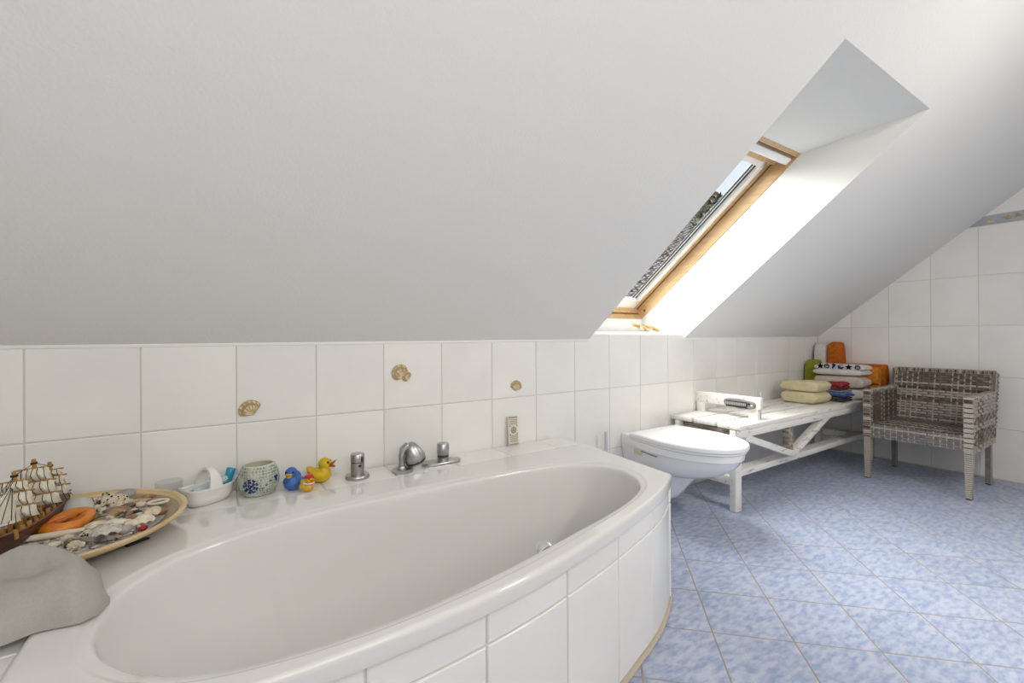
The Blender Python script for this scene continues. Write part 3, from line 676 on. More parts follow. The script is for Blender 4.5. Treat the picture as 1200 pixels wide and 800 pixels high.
# ================================================================== SHELLS FIXED TO THE WALL
SHC = mat('golden_shell', (.46, .32, .13), .45, col2=(.70, .60, .42), scale=45, lo=.4, hi=.6)
SHB = mat('brown_shell_rim', (.40, .28, .13), .5)
def fan(bm, c, r, ang, th=.010, n=26, spread=2.5, mi=0, two=False):
    """scallop shell in the XZ plane, bulging towards -y"""
    c = Vector(c); hinge = c - Vector((math.cos(ang), 0, math.sin(ang))) * r * .75; rows_ = 6; g = []
    for i in range(rows_ + 1):
        t = i / rows_; row = []
        for k in range(n + 1):
            a = ang + spread * (k / n - .5); rad = r * 1.85 * t * max(.05, math.cos((k / n - .5) * spread * .92)) ** .55 * (1 + (.03 if k % 2 else -.0) * t)
            y = -th * math.sin(PI * min(1, t * .85 + .1)) - (.0016 if k % 2 else 0) * t * (r / .03)
            row.append(bm.verts.new(hinge + Vector((math.cos(a) * rad, y, math.sin(a) * rad)) ))
        g.append(row)
    for i in range(rows_):
        for k in range(n):
            face(bm, (g[i][k], g[i][k + 1], g[i + 1][k + 1], g[i + 1][k]), 1 if (k % 4 == 0 or i == 4) and mi == 0 and two else mi)
def wallshell(name, label, parts):
    t = thing(name, label, 'shell ornament', (parts[0][0], 0, parts[0][1]))
    for i, (x, z, r, a, sp_) in enumerate(parts):
        bm = B(); fan(bm, (x - parts[0][0], -.002, z - parts[0][1]), r, a, spread=sp_, two=True); bmesh.ops.remove_doubles(bm, verts=bm.verts, dist=1e-5); obj('shell', bm, [SHC, SHB], t, angle=20)
        bm = B(); h = Vector((x - parts[0][0], -.004, z - parts[0][1])) - Vector((math.cos(a), 0, math.sin(a))) * r * .75
        tube(bm, [h + Vector((math.cos(a + sp_ * (k / 14 - .5)), 0, math.sin(a + sp_ * (k / 14 - .5)))) * r * 1.83 * max(.05, math.cos((k / 14 - .5) * sp_ * .92)) ** .55 for k in range(15)], .0022, 6); obj('shell_rim', bm, SHB, t)
wallshell('shell_ornament', 'fan shell fixed low on the wall tile above the ceramic basket', [(.096, .890, .036, math.radians(118), 2.15)])
wallshell('shell_ornament', 'pair of overlapping round shells fixed on the tile above the taps', [(.754, 1.016, .036, math.radians(125), 2.9), (.790, .994, .021, math.radians(140), 2.9)])
wallshell('shell_ornament', 'upright brown scallop fixed to the tile above the carved plaque', [(1.463, .898, .032, math.radians(80), 2.3)])
for i, (d, z, a) in enumerate(((1.275, 2.13, .7), (1.375, 2.138, .35), (1.435, 2.140, 1.2))):
    bm = B(); r = .036
    v = [bm.verts.new((XR - .0055, -(d + r * (.5 + .5 * math.cos(6 * t + a)) * math.cos(t + a) * 1.1), z + .6 * r * (.6 + .4 * math.sin(3 * t)) * math.sin(t + a))) for t in [2 * PI * k / 24 for k in range(24)]]
    c = bm.verts.new((XR - .008, -d, z))
    for k in range(24): face(bm, (v[k], v[(k + 1) % 24], c))
    bmesh.ops.recalc_face_normals(bm, faces=bm.faces); obj('shell_motif', bm, SHB if i else SHC, wall_right)

# ================================================================== BATH PILLOW
bm = B(); rings = []
def lerp(tab, x):
    for (a, b), (c, d) in zip(tab, tab[1:]):
        if a <= x <= c: t = (x - a) / (c - a); t = t * t * (3 - 2 * t); return b + (d - b) * t
    return tab[0][1] if x < tab[0][0] else tab[-1][1]
cxp = -.56
for k in range(49):
    u = -1 + 2 * k / 48; x = cxp + .335 * math.sin(u * PI / 2); e = abs(u); ex = abs(x - cxp)
    h = lerp([(0, .100), (.10, .116), (.17, .140), (.22, .134), (.27, .112), (.305, .075), (.325, .040), (.335, .018)], ex)
    db = lerp([(0, .72), (.17, .690), (.25, .700), (.30, .735), (.335, .825)], ex); df = lerp([(0, .955), (.10, .930), (.18, .900), (.23, .880), (.295, .890), (.32, .872), (.335, .838)], ex)
    dd = df - db; z0 = .580
    va = lerp([(0, .25), (.13, .29), (.19, .45), (.24, .62), (.30, .80)], ex); dep = lerp([(0, 1), (.19, 1), (.29, 0)], ex); pa = va * .42
    def hh(a):
        if a <= pa: hA = (1 - (1 - a / pa) ** 2) ** .5
        elif a <= va: t = (a - pa) / (va - pa); hA = 1 - .40 * t * t * (3 - 2 * t)
        else: t = (a - va) / (1 - va); hA = .60 * max(0, 1 - t ** 2.4) ** .55 + .07 * math.sin(PI * min(1, t * 1.6)) * (1 - t)
        hB = max(0, 1 - abs(2 * a - 1) ** 2.2) ** .55
        return hA * dep + hB * (1 - dep)
    A_ = [(1 - math.cos(PI * i / 28)) / 2 for i in range(29)]
    rings.append([Vector((x, -(db + dd * a), z0 + h * hh(a))) for a in A_] + [Vector((x, -(db + dd * a), z0)) for a in (.9, .5, .1)])
loft(bm, rings); bmesh.ops.recalc_face_normals(bm, faces=bm.faces)
o = obj('bath_pillow', bm, GREYP, angle=80); tag(o, 'grey contoured foam bath pillow lying on the corner of the tub', 'bath pillow')

# black clip on the rim
bm = B(); beam(bm, (-.246, -.474, .5795), (-.196, -.440, .5795), .012, .006, .002); o = obj('black_clip', bm, BLACK); tag(o, 'small flat black strip lying on the rim in front of the dish', 'clip')

# ================================================================== DISH WITH SHIP, SHELLS AND STONES
DX, DD, DR, DZ = -.4237, .348, .325, .640
dish = thing('wooden_dish', 'large shallow round wooden dish filled with shells and stones', 'dish', (DX, -DD, .577))
bm = B(); lathe(bm, [(0, 0), (.17, 0), (.18, .004), (.25, .022), (.297, .046), (.300, .050), (.296, .052), (.25, .032), (.18, .016), (0, .014)], 72, capb=False, capt=False); obj('bowl', bm, WOOD, dish, angle=60)
bm = B(); lathe(bm, [(.296, .042), (.311, .050), (.319, .058), (.320, .063), (.313, .066), (.304, .062), (.295, .050)], 72, capb=False, capt=False); obj('rim', bm, WOODR, dish, angle=60)
bm = B(); g = []
for i in range(13):
    rr_ = .262 * i / 12; row = []
    for k in range(48):
        a = 2 * PI * k / 48; x, y = rr_ * math.cos(a), rr_ * math.sin(a)
        row.append(bm.verts.new((x, y, .049 - .009 * (i / 12) ** 3 + .006 * noise.noise(Vector((x * 14, y * 14, 0))) * (1 - (i / 12) ** 4))))
    g.append(row)
for i in range(12):
    for k in range(48): face(bm, (g[i][k], g[i][(k + 1) % 48], g[i + 1][(k + 1) % 48], g[i + 1][k]))
bmesh.ops.remove_doubles(bm, verts=bm.verts, dist=1e-5); bmesh.ops.recalc_face_normals(bm, faces=bm.faces)
o = obj('gravel', bm, SAND, loc=(DX, -DD, .577)); o['kind'] = 'stuff'; o['label'] = 'fine grey gravel filling the wooden dish'
# loose grains
bm = B(); rn = random.Random(11)
for i in range(900):
    a = rn.uniform(0, 2 * PI); r = .25 * math.sqrt(rn.random()); s_ = rn.uniform(.003, .0075)
    x, y = r * math.cos(a), r * math.sin(a)
    ball(bm, (x, y, .049), (s_ * rn.uniform(.8, 1.5), s_, s_ * .6), 1, mi=rn.randrange(4), M=Matrix.Rotation(rn.uniform(0, 6), 4, 'Z'))
o = obj('pebble_grains', bm, [mat('grain_cream', (.56, .50, .40), .7), mat('grain_grey', (.42, .40, .37), .7), mat('grain_dark', (.16, .145, .13), .7), mat('grain_brown', (.38, .30, .21), .7)], loc=(DX, -DD, .577), smooth=False); o['kind'] = 'stuff'; o['label'] = 'tiny pebbles and shell bits strewn over the gravel'
TZ = .622  # listed stone and shell positions were taken from image pixels at about this height
def stone(name, label, x, d, s, m, cat, amp=.25, seed=0, rz=0, z=None, sub=3, group=None, fr=8):
    bm = B(); ball(bm, (0, 0, 0), s, sub, amp=amp, fr=fr, seed=seed, M=Matrix.Rotation(rz, 4, 'Z'))
    o = obj(name, bm, m, loc=(x, -d, (z if z is not None else TZ) + s[2] * .55), angle=60); return tag(o, label, cat, group)
STG = mat('pale_grey_stone', (.46, .44, .41), .6, col2=(.53, .51, .48), scale=20); STD = mat('dark_brown_stone', (.07, .05, .04), .5, col2=(.16, .12, .09), scale=30)
STM = mat('grey_stone', (.27, .26, .24), .7, col2=(.36, .35, .33), scale=30); CORAL = mat('cream_coral', (.58, .51, .38), .8, col2=(.70, .64, .51), scale=40, bump=.6, bscale=120)
CREAM = mat('cream_shell', (.66, .57, .43), .5, col2=(.76, .70, .58), scale=60); BRN = mat('brown_shell', (.22, .12, .055), .4, col2=(.40, .26, .14), scale=50)
ROUGHW = mat('chalky_shell', (.52, .49, .43), .8, col2=(.66, .63, .57), scale=60, bump=.7, bscale=160); PINKS = mat('mauve_stone', (.30, .21, .18), .6, col2=(.38, .30, .27), scale=20)
stone('stone', 'largest smooth pale grey stone lying beside the model ship', -.404, .212, (.046, .046, .036), STG, 'stone', .12, 1)
stone('stone', 'dark brown round pebble touching the orange ring', -.350, .318, (.021, .020, .021), STD, 'stone', .25, 2)
stone('stone', 'flat grey stone leaning at the back rim of the dish', -.300, .085, (.034, .022, .016), STM, 'stone', .2, 3)
stone('stone', 'mauve oval stone at the left edge of the dish', -.512, .432, (.034, .026, .020), PINKS, 'stone', .2, 4, .6)
stone('stone', 'small cream pebble in front of the ship hull', -.505, .370, (.021, .014, .011), CREAM, 'stone', .2, 5)
stone('stone', 'grey-brown mottled pebble beside the white shells at the front', -.246, .478, (.022, .016, .013), mat('mottled_pebble', (.10, .08, .07), .6, col2=(.42, .39, .35), scale=40), 'stone', .3, 6)
# coral lump: a cluster of knobs with dark holes
cr = thing('coral', 'cream coral lump full of small dark holes', 'coral', (-.335, -.185, TZ))
bm = B(); rn = random.Random(5)
for i in range(90):
    a = rn.uniform(0, 2 * PI); r = math.sqrt(rn.random()); x, y = .062 * r * math.cos(a), .046 * r * math.sin(a); z = .034 * (1 - r * r) + .004
    ball(bm, (x, y, z), (rn.uniform(.007, .012),) * 3, 2, amp=.35, fr=14, seed=i)
obj('body', bm, CORAL, cr, angle=50)
bm = B()
for i in range(34):
    a = rn.uniform(0, 2 * PI); r = math.sqrt(rn.random()) * .95; x, y = .064 * r * math.cos(a), .048 * r * math.sin(a); z = .036 * (1 - r * r) + .012
    ball(bm, (x, y - .003, z), (rn.uniform(.002, .0045),) * 3, 1)
obj('pores', bm, mat('pore_dark', (.03, .025, .02), .9), cr, kind='stuff')
# orange ring
og = thing('orange_ring', 'thick twisted orange glass ring in front of the ship', 'ornament', (-.400, -.350, TZ), rz=.35)
ORG = mat('amber_resin', (.52, .13, .010), .35, col2=(.68, .24, .02), scale=18, sss=.25, coat=.2)
bm = B(); n = 40
tube(bm, [((.050 + .004 * math.sin(3 * t)) * math.cos(t), (.041) * math.sin(t), .022 + .007 * math.sin(t + .6)) for t in [2 * PI * k / n for k in range(n)]], [.0165 + .004 * math.sin(2 * 2 * PI * k / n) for k in range(n)], 14, closed=True)
obj('ring', bm, ORG, og)
bm = B(); tube(bm, [(.036 * math.cos(t) + .002, .030 * math.sin(t), .024 + .008 * math.sin(t + 1.6)) for t in [2 * PI * k / n for k in range(n)]], .0085, 10, closed=True); obj('inner_coil', bm, mat('dark_amber_resin', (.45, .10, .01), .35, sss=.2), og)
# limpet
lm = thing('limpet_shell', 'oval limpet shell with grey inside and cream rim', 'shell', (-.190, -.262, TZ))
bm = B(); lathe(bm, [(0, .004), (.020, .006), (.025, .014)], 28, capb=False, capt=False); bmesh.ops.scale(bm, vec=(1.05, .8, 1), verts=bm.verts); obj('inside', bm, mat('slate_nacre', (.16, .16, .17), .3, col2=(.26, .26, .27), scale=60), lm)
bm = B(); tube(bm, [(.0275 * math.cos(t), .021 * math.sin(t), .013) for t in [2 * PI * k / 28 for k in range(28)]], .0042, 8, closed=True); obj('rim', bm, CREAM, lm)
def scallop(label, x, d, r, m, rz=0, tilt=.35, cat='shell', name='scallop_shell', z=TZ):
    bm = B(); fan(bm, (0, -.004, 0), r, PI / 2, th=r * .45, spread=2.9, n=22); bmesh.ops.remove_doubles(bm, verts=bm.verts, dist=1e-5)
    bmesh.ops.transform(bm, matrix=Matrix.Rotation(rz, 4, 'Z') @ Matrix.Rotation(-PI / 2 + tilt, 4, 'X'), verts=bm.verts)
    o = obj(name, bm, m, loc=(x, -d, z + r * .35), angle=15); return tag(o, label, cat)
scallop('cream ribbed scallop next to the red bead', -.208, .432, .022, CREAM, .3, .5)
scallop('cream and gold scallop lying just inside the right rim', -.196, .365, .022, mat('cream_gold_shell', (.56, .45, .28), .5, col2=(.70, .62, .48), scale=50), -.4, .5)
scallop('open tan shell half lying in the middle of the dish', -.288, .302, .027, BRN, .9, .3)
scallop('large chalky white oyster shell at the front of the dish', -.288, .486, .031, ROUGHW, .2, .35)
scallop('small white shell between scallop and oyster shell', -.236, .440, .018, CREAM, -.8, .35)
stone('snail_shell', 'small amber snail shell tucked beside the gold scallop', -.172, .352, (.017, .011, .010), BRN, 'shell', .15, 8, .5)
stone('red_bead', 'small dark red bead against the front rim', -.205, .482, (.012, .009, .008), mat('red_gloss', (.32, .015, .012), .25), 'bead', .05, 9, .3)
stone('snail_shell', 'rusty brown shell behind the cream scallop', -.245, .382, (.023, .013, .012), BRN, 'shell', .2, 10, .4)
stone('mussel_shell', 'black mussel shell fragment near the dish centre', -.242, .312, (.017, .010, .008), mat('black_shell', (.015, .015, .015), .3), 'shell', .3, 11, -.3)
stone('razor_shell', 'long tan shell lying behind the black fragment', -.248, .205, (.034, .014, .011), mat('tan_shell', (.38, .24, .13), .5, col2=(.50, .38, .26), scale=40), 'shell', .2, 12, .5)
stone('razor_shell', 'thin brown shell arched over the tan one near the back', -.234, .150, (.030, .010, .009), BRN, 'shell', .2, 13, -.15)
stone('conch_shell', 'pale pink conch shell in front of the dark pebble', -.318, .395, (.036, .016, .014), mat('pale_conch', (.62, .47, .34), .5, col2=(.74, .66, .54), scale=40), 'shell', .45, 14, .1, fr=12)
stone('conch_shell', 'whitish knobbly shell right of the pink conch', -.276, .400, (.028, .015, .013), CREAM, 'shell', .45, 15, .2, fr=12)
stone('cone_shell', 'speckled black and white shell behind the driftwood', -.335, .450, (.019, .013, .012), mat('speckled_shell', (.03, .03, .03), .5, col2=(.60, .55, .46), scale=90, lo=.48, hi=.52), 'shell', .15, 16)
stone('coral', 'yellowish coral bit beside the pillow at the front rim', -.343, .535, (.017, .013, .014), CORAL, 'coral', .6, 17, fr=16)
stone('snail_shell', 'ochre shell half hidden behind the orange ring', -.470, .345, (.022, .014, .014), mat('ochre_shell', (.30, .19, .06), .5, col2=(.42, .30, .14), scale=40), 'shell', .2, 18)
bm = B(); tube(bm, [(-.500, -.418, TZ + .012), (-.45, -.428, TZ + .016), (-.40, -.432, TZ + .016), (-.345, -.425, TZ + .014)], [.005, .0085, .009, .006], 10); o = obj('driftwood_stick', bm, mat('bleached_wood', (.60, .50, .36), .7, col2=(.68, .60, .47), scale=20)); tag(o, 'long bleached stick lying in front of the orange ring', 'stick')
bm = B()
for i in range(5): tube(bm, [(-.36 + .012 * i, -.495 - .006 * i, TZ + .010), (-.335 + .014 * i, -.515 - .004 * i, TZ + .016), (-.295 + .010 * i, -.535 - .003 * i, TZ + .008)], .0045, 6)
o = obj('driftwood', bm, mat('dark_driftwood', (.07, .065, .06), .8, col2=(.25, .23, .20), scale=40)); tag(o, 'dark ribbed driftwood piece by the front rim', 'driftwood')
rn = random.Random(21); placed = []; used = set()
cols = [CREAM, STM, BRN, ROUGHW, STD, CORAL]; nm = ['cream', 'grey', 'brown', 'chalky white', 'dark', 'tan']
LM = {'the coral lump': (-.335, .185), 'the limpet shell': (-.19, .262), 'the red bead': (-.205, .482), 'the oyster shell': (-.288, .486), 'the orange ring': (-.408, .345), 'the pink conch': (-.318, .395), 'the black mussel fragment': (-.242, .312),
      'the cream scallop': (-.208, .432), 'the dark round pebble': (-.350, .318), 'the long tan shell': (-.248, .205), 'the gold scallop': (-.196, .365), 'the driftwood': (-.325, .515)}
for i in range(400):
    if len(placed) >= 44: break
    a = rn.uniform(0, 2 * PI); r = .235 * math.sqrt(rn.random()); x, d = DX - .01 + r * math.cos(a), DD + .01 + r * math.sin(a)
    if x < -.40 or any(math.hypot(x - px, d - pd) < .019 for px, pd in placed): continue
    j = rn.randrange(6); k = min(LM, key=lambda q_: math.hypot(x - LM[q_][0], d - LM[q_][1])); ex, ed = x - LM[k][0], d - LM[k][1]
    side = ('right of' if ex > 0 else 'left of') if abs(ex) > abs(ed) else ('in front of' if ed > 0 else 'behind')
    lab = 'small %s shell bit just %s %s' % (nm[j], side, k)
    if lab in used: continue
    used.add(lab); placed.append((x, d)); s_ = rn.uniform(.008, .014)
    stone('shell_fragment', lab, x, d, (s_ * 1.4, s_, s_ * .7), cols[j], 'shell', .4, 30 + i, rn.uniform(0, 3), sub=2, group='small shell bits in the wooden dish', z=TZ + .002)

# model ship
ship = thing('model_ship', 'wooden model sailing ship with three masts and cream sails', 'model ship', (-.466, -.362, TZ + .002))
ship.rotation_euler = (Matrix.Rotation(math.radians(-98.5), 3, 'Z') @ Matrix.Rotation(math.radians(5), 3, 'X')).to_euler()
# local: +x bow, +z up
HULL = mat('dark_mahogany', (.040, .016, .011), .35, col2=(.085, .034, .02), scale=20, stretch=(1, 8, 8)); SPAR = mat('ochre_spar', (.38, .20, .05), .5); SAIL = mat('cream_sailcloth', (.66, .61, .50), .9, col2=(.74, .69, .58), scale=30); ROPE = mat('black_thread', (.03, .025, .02), .9)
bm = B(); rings = []
for k in range(15):
    u = -1 + 2 * k / 14; x = .185 * u; wd = .028 * (1 - max(0, u) ** 3 * .92) * (1 - max(0, -u) ** 4 * .35); zt = .044 + .020 * u * u + (.010 if u < -.55 else 0); zb = .004 + .022 * max(0, abs(u) - .55) ** 1.3
    rings.append([Vector((x, y, z)) for y, z in ((-wd, zt), (-wd * 1.02, zt * .75 + zb * .25), (-wd * .75, zt * .3 + zb * .7), (0, zb), (wd * .75, zt * .3 + zb * .7), (wd * 1.02, zt * .75 + zb * .25), (wd, zt), (wd * .9, zt), (wd * .85, zt - .010), (-wd * .85, zt - .010), (-wd * .9, zt))])
loft(bm, rings); bmesh.ops.recalc_face_normals(bm, faces=bm.faces); obj('hull', bm, HULL, ship, angle=50)
bm = B()
for s_ in (-1, 1): tube(bm, [(-.18, s_ * .021, .074), (-.1, s_ * .028, .052), (0, s_ * .029, .047), (.1, s_ * .025, .052), (.17, s_ * .007, .064)], .0028, 6)
obj('gunwale', bm, mat('light_red_wood', (.20, .08, .05), .4), ship)
bm = B()
for i in range(9):
    x = -.14 + i * .033
    for s_ in (-1, 1): bx(bm, x - .005, x + .005, s_ * .020 - .004, s_ * .020 + .004, .036, .062, .001)
obj('deck_fittings', bm, SPAR, ship, kind='stuff')
bm = B(); tube(bm, [(.165, 0, .064), (.262, 0, .102)], [.0045, .003], 8); obj('bowsprit', bm, SPAR, ship)
masts = [(.055, .205), (-.045, .215), (-.128, .185)]
for i, (mx, mh) in enumerate(masts):
    bm = B(); tube(bm, [(mx, 0, .035), (mx, 0, mh)], [.0062, .0052], 8); mast = obj('mast', bm, SPAR, ship)
    hw = (.046, .056, .044)[i]; zs = [(.075, .108), (.112, .148), (.152, mh - .026)] if i < 2 else [(.080, .108), (.112, .140), (.143, mh - .024)]
    for j, (z0, z1) in enumerate(zs):
        w0, w1 = hw * (1 - .13 * j), hw * (1 - .13 * (j + 1))
        bm = B(); tube(bm, [(mx + .008, -w1 - .008, z1), (mx + .008, w1 + .008, z1)], .0026, 6)
        obj('yard', bm, SPAR, mast)
        bm = B(); g = []
        for a in range(5):
            row = []
            for b in range(13):
                t = b / 12; y = (w0 + (w1 - w0) * a / 4) * (2 * t - 1); belly = .014 * math.sin(PI * a / 4) * math.sin(PI * t) + .003 * math.sin(t * 25 + a)
                row.append(bm.verts.new((mx + .009 + belly, y, z0 + (z1 - z0) * a / 4)))
            g.append(row)
        for a in range(4):
            for b in range(12): face(bm, (g[a][b], g[a][b + 1], g[a + 1][b + 1], g[a + 1][b]))
        for b in (2, 4, 6, 8, 10):
            tube(bm, [g[a][b].co + Vector((.0008, 0, 0)) for a in range(5)], .0009, 4, mi=1)
            tube(bm, [g[a][b].co - Vector((.0008, 0, 0)) for a in range(5)], .0009, 4, mi=1)
        obj('sail', bm, [SAIL, ROPE], mast)
for (p0, p1, p2) in (((.070, 0, .170), (.245, 0, .112), (.085, .012, .080)), ((.070, 0, .130), (.200, 0, .094), (.080, .014, .072))):
    bm = B(); g = []
    for a in range(7):
        row = []
        for b in range(5):
            A = Vector(p0).lerp(Vector(p1), a / 6); Bp = Vector(p0).lerp(Vector(p2), a / 6); P_ = A.lerp(Bp, b / 4); P_.y += .008 * math.sin(PI * b / 4) * a / 6; row.append(bm.verts.new(P_))
        g.append(row)
    for a in range(6):
        for b in range(4): face(bm, (g[a][b], g[a][b + 1], g[a + 1][b + 1], g[a + 1][b]))
    for b in (1, 2, 3): tube(bm, [g[a][b].co + Vector((0, .001, 0)) for a in range(7)], .0009, 4, mi=1); 
    obj('jib_sail', bm, [SAIL, ROPE], ship)
bm = B()
top = [(x, 0, h - .012) for x, h in masts]
ropes = [(top[0], (.255, 0, .110)), (top[0], top[1]), (top[1], top[2]), (top[2], (-.185, 0, .09)), (top[0], (.20, 0, .09))]
for i, (mx, mh) in enumerate(masts):
    for s_ in (-1, 1):
        for dx in (-.03, -.012, .012): ropes.append(((mx, 0, mh - .02), (mx + dx, s_ * .034, .060)))
for a, b in ropes: tube(bm, [a, b], .0010, 4)
for mx, mh in masts:
    for dz in (.012, .032): lathe(bm, [(.0082, mh - dz - .003), (.0082, mh - dz + .003)], 8, Matrix.Translation((mx, 0, 0)))
obj('rigging', bm, ROPE, ship, kind='stuff')

# ================================================================== SHELLS ON THE SILL
STAR = mat('dried_starfish', (.34, .19, .07), .7, col2=(.55, .38, .20), scale=40, bump=.4, bscale=120)
def starfish(label, x, d, r, rz, tilt):
    z = SILLF + (SILLB - SILLF) * (d * -1 + .012) / (WB[0] + .012)
    bm = B()
    for k in range(5):
        a = 2 * PI * k / 5 + .2; dv = Vector((math.cos(a), math.sin(a), 0)); tube(bm, [(0, 0, .012), dv * r * .35 + Vector((0, 0, .014)), dv * r * .7 + Vector((0, 0, .011)), dv * r + Vector((0, 0, .005 + .012 * (k % 2)))], [.016, .014, .009, .003], 8)
    ball(bm, (0, 0, .012), (.022, .022, .012), 2)
    bmesh.ops.transform(bm, matrix=Matrix.Rotation(rz, 4, 'Z') @ Matrix.Rotation(tilt, 4, 'X'), verts=bm.verts)
    lo = min(v.co.z for v in bm.verts); bmesh.ops.translate(bm, vec=(0, 0, -lo), verts=bm.verts)
    o = obj('starfish', bm, STAR, loc=(x, -d, z)); tag(o, label, 'starfish')
starfish('brown starfish at the left on the skylight sill', 2.79, -.22, .085, .4, .5)
starfish('paler starfish at the right on the skylight sill', 2.925, -.20, .085, 1.0, .35)

# ================================================================== BENCH
BZ = .590; bx0, bx1, by0, by1 = 2.885, 5.295, -.012, -.556
bn = thing('slatted_bench', 'long white distressed wooden bench with a braced frame along the wall', 'bench', ((bx0 + bx1) / 2, -.28, 0))
ox, oy = (bx0 + bx1) / 2, -.28
def BB(): return B()
def bpart(name, bm, m=WBENCH):
    bmesh.ops.translate(bm, vec=(-ox, -oy, 0), verts=bm.verts); return obj(name, bm, m, bn, angle=30)
pw = (by0 - by1 - 2 * .022) / 3
for k in range(3):
    bm = B(); y1 = by0 - k * (pw + .022); bx(bm, bx0 + (.0, .006, -.004)[k], bx1, y1 - pw, y1, BZ - .032, BZ, .005); bpart('plank', bm)
for xx in (2.925, 5.20):
    bm = B(); bx(bm, xx, xx + .04, by1 + .055, by0 - .01, BZ - .115, BZ - .033, .004); bpart('end_rail', bm, WBENCHR)
bm = B(); bx(bm, bx0 + .002, bx1, by1 - .002, by1 + .030, BZ - .082, BZ - .033, .004); bpart('front_rail', bm)
bm = B(); bx(bm, bx0 + .07, bx1, by0 - .030, by0 - .002, BZ - .082, BZ - .033, .004); bpart('back_rail', bm)
for lx in (2.918, 5.19):
    for ly in (by1 + .032, by0 - .075):
        bm = B(); bx(bm, lx - .035, lx + .035, ly - .0, ly + .045, .002, BZ - .034, .004); bpart('leg', bm)
bm = B(); bx(bm, 2.89, 2.93, by1 + .07, by0 - .08, .175, .235, .004); bpart('end_stretcher', bm)
bm = B(); bx(bm, 5.17, 5.21, by1 + .07, by0 - .08, .175, .235, .004); bpart('end_stretcher', bm)
bm = B(); bx(bm, 2.93, 5.18, -.475, -.385, .208, .252, .004); bpart('long_stretcher', bm)
yb = -.515
bm = B(); bx(bm, 3.58, 3.64, yb - .02, yb + .03, .29, BZ - .034, .004); bpart('centre_post', bm, WBENCHR)
for a, b in (((2.96, yb - .012, .505), (3.62, yb - .012, .295)), ((3.62, yb - .012, .295), (4.22, yb - .012, .530))):
    bm = B(); beam(bm, a, b, .055, .045); bpart('brace', bm)
RX = 3.215
bm = B(); bx(bm, RX - .02, RX + .02, -.525, .0, .664, .748, .004); bpart('top_rail', bm)
for yy in (-.505, -.085):
    bm = B(); bx(bm, RX - .018, RX + .018, yy, yy + .07, BZ - .002, .665, .003); bpart('rail_post', bm)
# brush on the rail
br = thing('grey_brush', 'grey plastic brush with white bristle row lying against the bench rail', 'brush', (RX - .021, -.375, .69))
bm = B(); P = []
for k in range(28):
    t = 2 * PI * k / 28; c, s_ = math.cos(t), math.sin(t); P.append((.118 * math.copysign(abs(c) ** .7, c), .032 * math.copysign(abs(s_) ** .55, s_) + (.006 if c > 0 else 0)))
loft(bm, [[Vector((0, x, z)) for x, z in P], [Vector((-.014, x, z)) for x, z in P], [Vector((-.020, x * .95, z * .86)) for x, z in P]]); bmesh.ops.recalc_face_normals(bm, faces=bm.faces); obj('body', bm, mat('grey_plastic', (.20, .19, .18), .45), br, angle=40)
bm = B()
for i in range(15): bx(bm, -.030, -.018, .092 - i * .0105 - .0019, .092 - i * .0105 + .0019, -.010, .012, .0005)
obj('bristles', bm, mat('white_bristle', (.42, .41, .40), .6), br, kind='stuff')
bm = B(); bx(bm, -.0225, -.018, -.066, .097, -.024, .020, .001); obj('bristle_bed', bm, mat('dark_bed', (.03, .03, .03), .7), br)
bm = B(); lathe(bm, [(.009, 0), (.009, .005), (0, .006)], 14, Matrix.Translation((-.018, -.078, .008)) @ Matrix.Rotation(-PI / 2, 4, 'Y')); obj('button', bm, BLACK, br)
bm = B(); lathe(bm, [(.006, 0), (.006, .005), (0, .006)], 12, Matrix.Translation((-.018, -.098, .0)) @ Matrix.Rotation(-PI / 2, 4, 'Y')); obj('white_button', bm, PLASTW, br)
# teal-tipped stick
ts = thing('swab_stick', 'thin stick with a teal tip standing behind the bench rail', 'stick', (RX + .05, -.49, BZ))
bm = B(); tube(bm, [(0, 0, 0), (0, 0, .205)], .0035, 6); obj('stem', bm, mat('pale_stem', (.45, .43, .40), .6), ts)
bm = B(); ball(bm, (0, 0, .205), (.008, .008, .007), 2); obj('tip', bm, mat('teal_tip', (.06, .42, .36), .5), ts)

# ================================================================== TOWELS
def towel(name, label, x0, x1, y0, y1, z0, z1, m, layers=2, amp=.010, seed=0, cat='towel', rz=0, group=None, wav=0.0):
    """stack of folded layers, joined at the rounded fold facing -x"""
    bm = B(); cx_, cy_ = (x0 + x1) / 2, (y0 + y1) / 2; lh = (z1 - z0) / layers
    for l in range(layers):
        zc = (l + .5) * lh; rings = []; nx = 14
        for k in range(nx + 1):
            u = math.sin((-1 + 2 * k / nx) * PI / 2); edge = (1 - abs(u) ** 9) ** .5 if abs(u) < 1 else .0; edge = max(edge, .35); ring_ = []
            for i in range(24):
                a = 2 * PI * i / 24; c, s_ = math.cos(a), math.sin(a)
                px = (x1 - x0) / 2 * math.copysign(abs(c) ** .22, c) * (.97 + .03 * edge); pz = lh * .5 * math.copysign(abs(s_) ** .6, s_) * edge * 1.02; py = (y1 - y0) / 2 * u
                nz = noise.noise(Vector((px * 14 + seed, py * 14 + l * 5.3, pz * 30 + seed))) * amp; nzx = noise.noise(Vector((py * 11 + seed * 2, pz * 40, l * 3.1))) * amp * 1.2
                sag = -wav * abs(math.sin(py * 18 + seed + l)) * .5
                ring_.append(Vector((px + nzx, py + nz, zc + pz + nz * .6 + sag * (1 if l else 0))))
            rings.append(ring_)
        loft(bm, rings)
    lo = min(v.co.z for v in bm.verts)
    bmesh.ops.translate(bm, vec=(0, 0, -lo), verts=bm.verts); bmesh.ops.recalc_face_normals(bm, faces=bm.faces)
    o = obj(name, bm, m, angle=50, loc=(cx_, cy_, z0)); o.rotation_euler.z = rz; return tag(o, label, cat, group)
def cloth(name, c, c2=None, s=40, b=.5): return mat(name, c, .95, col2=c2, scale=s, bump=b, bscale=260, spec=.15)
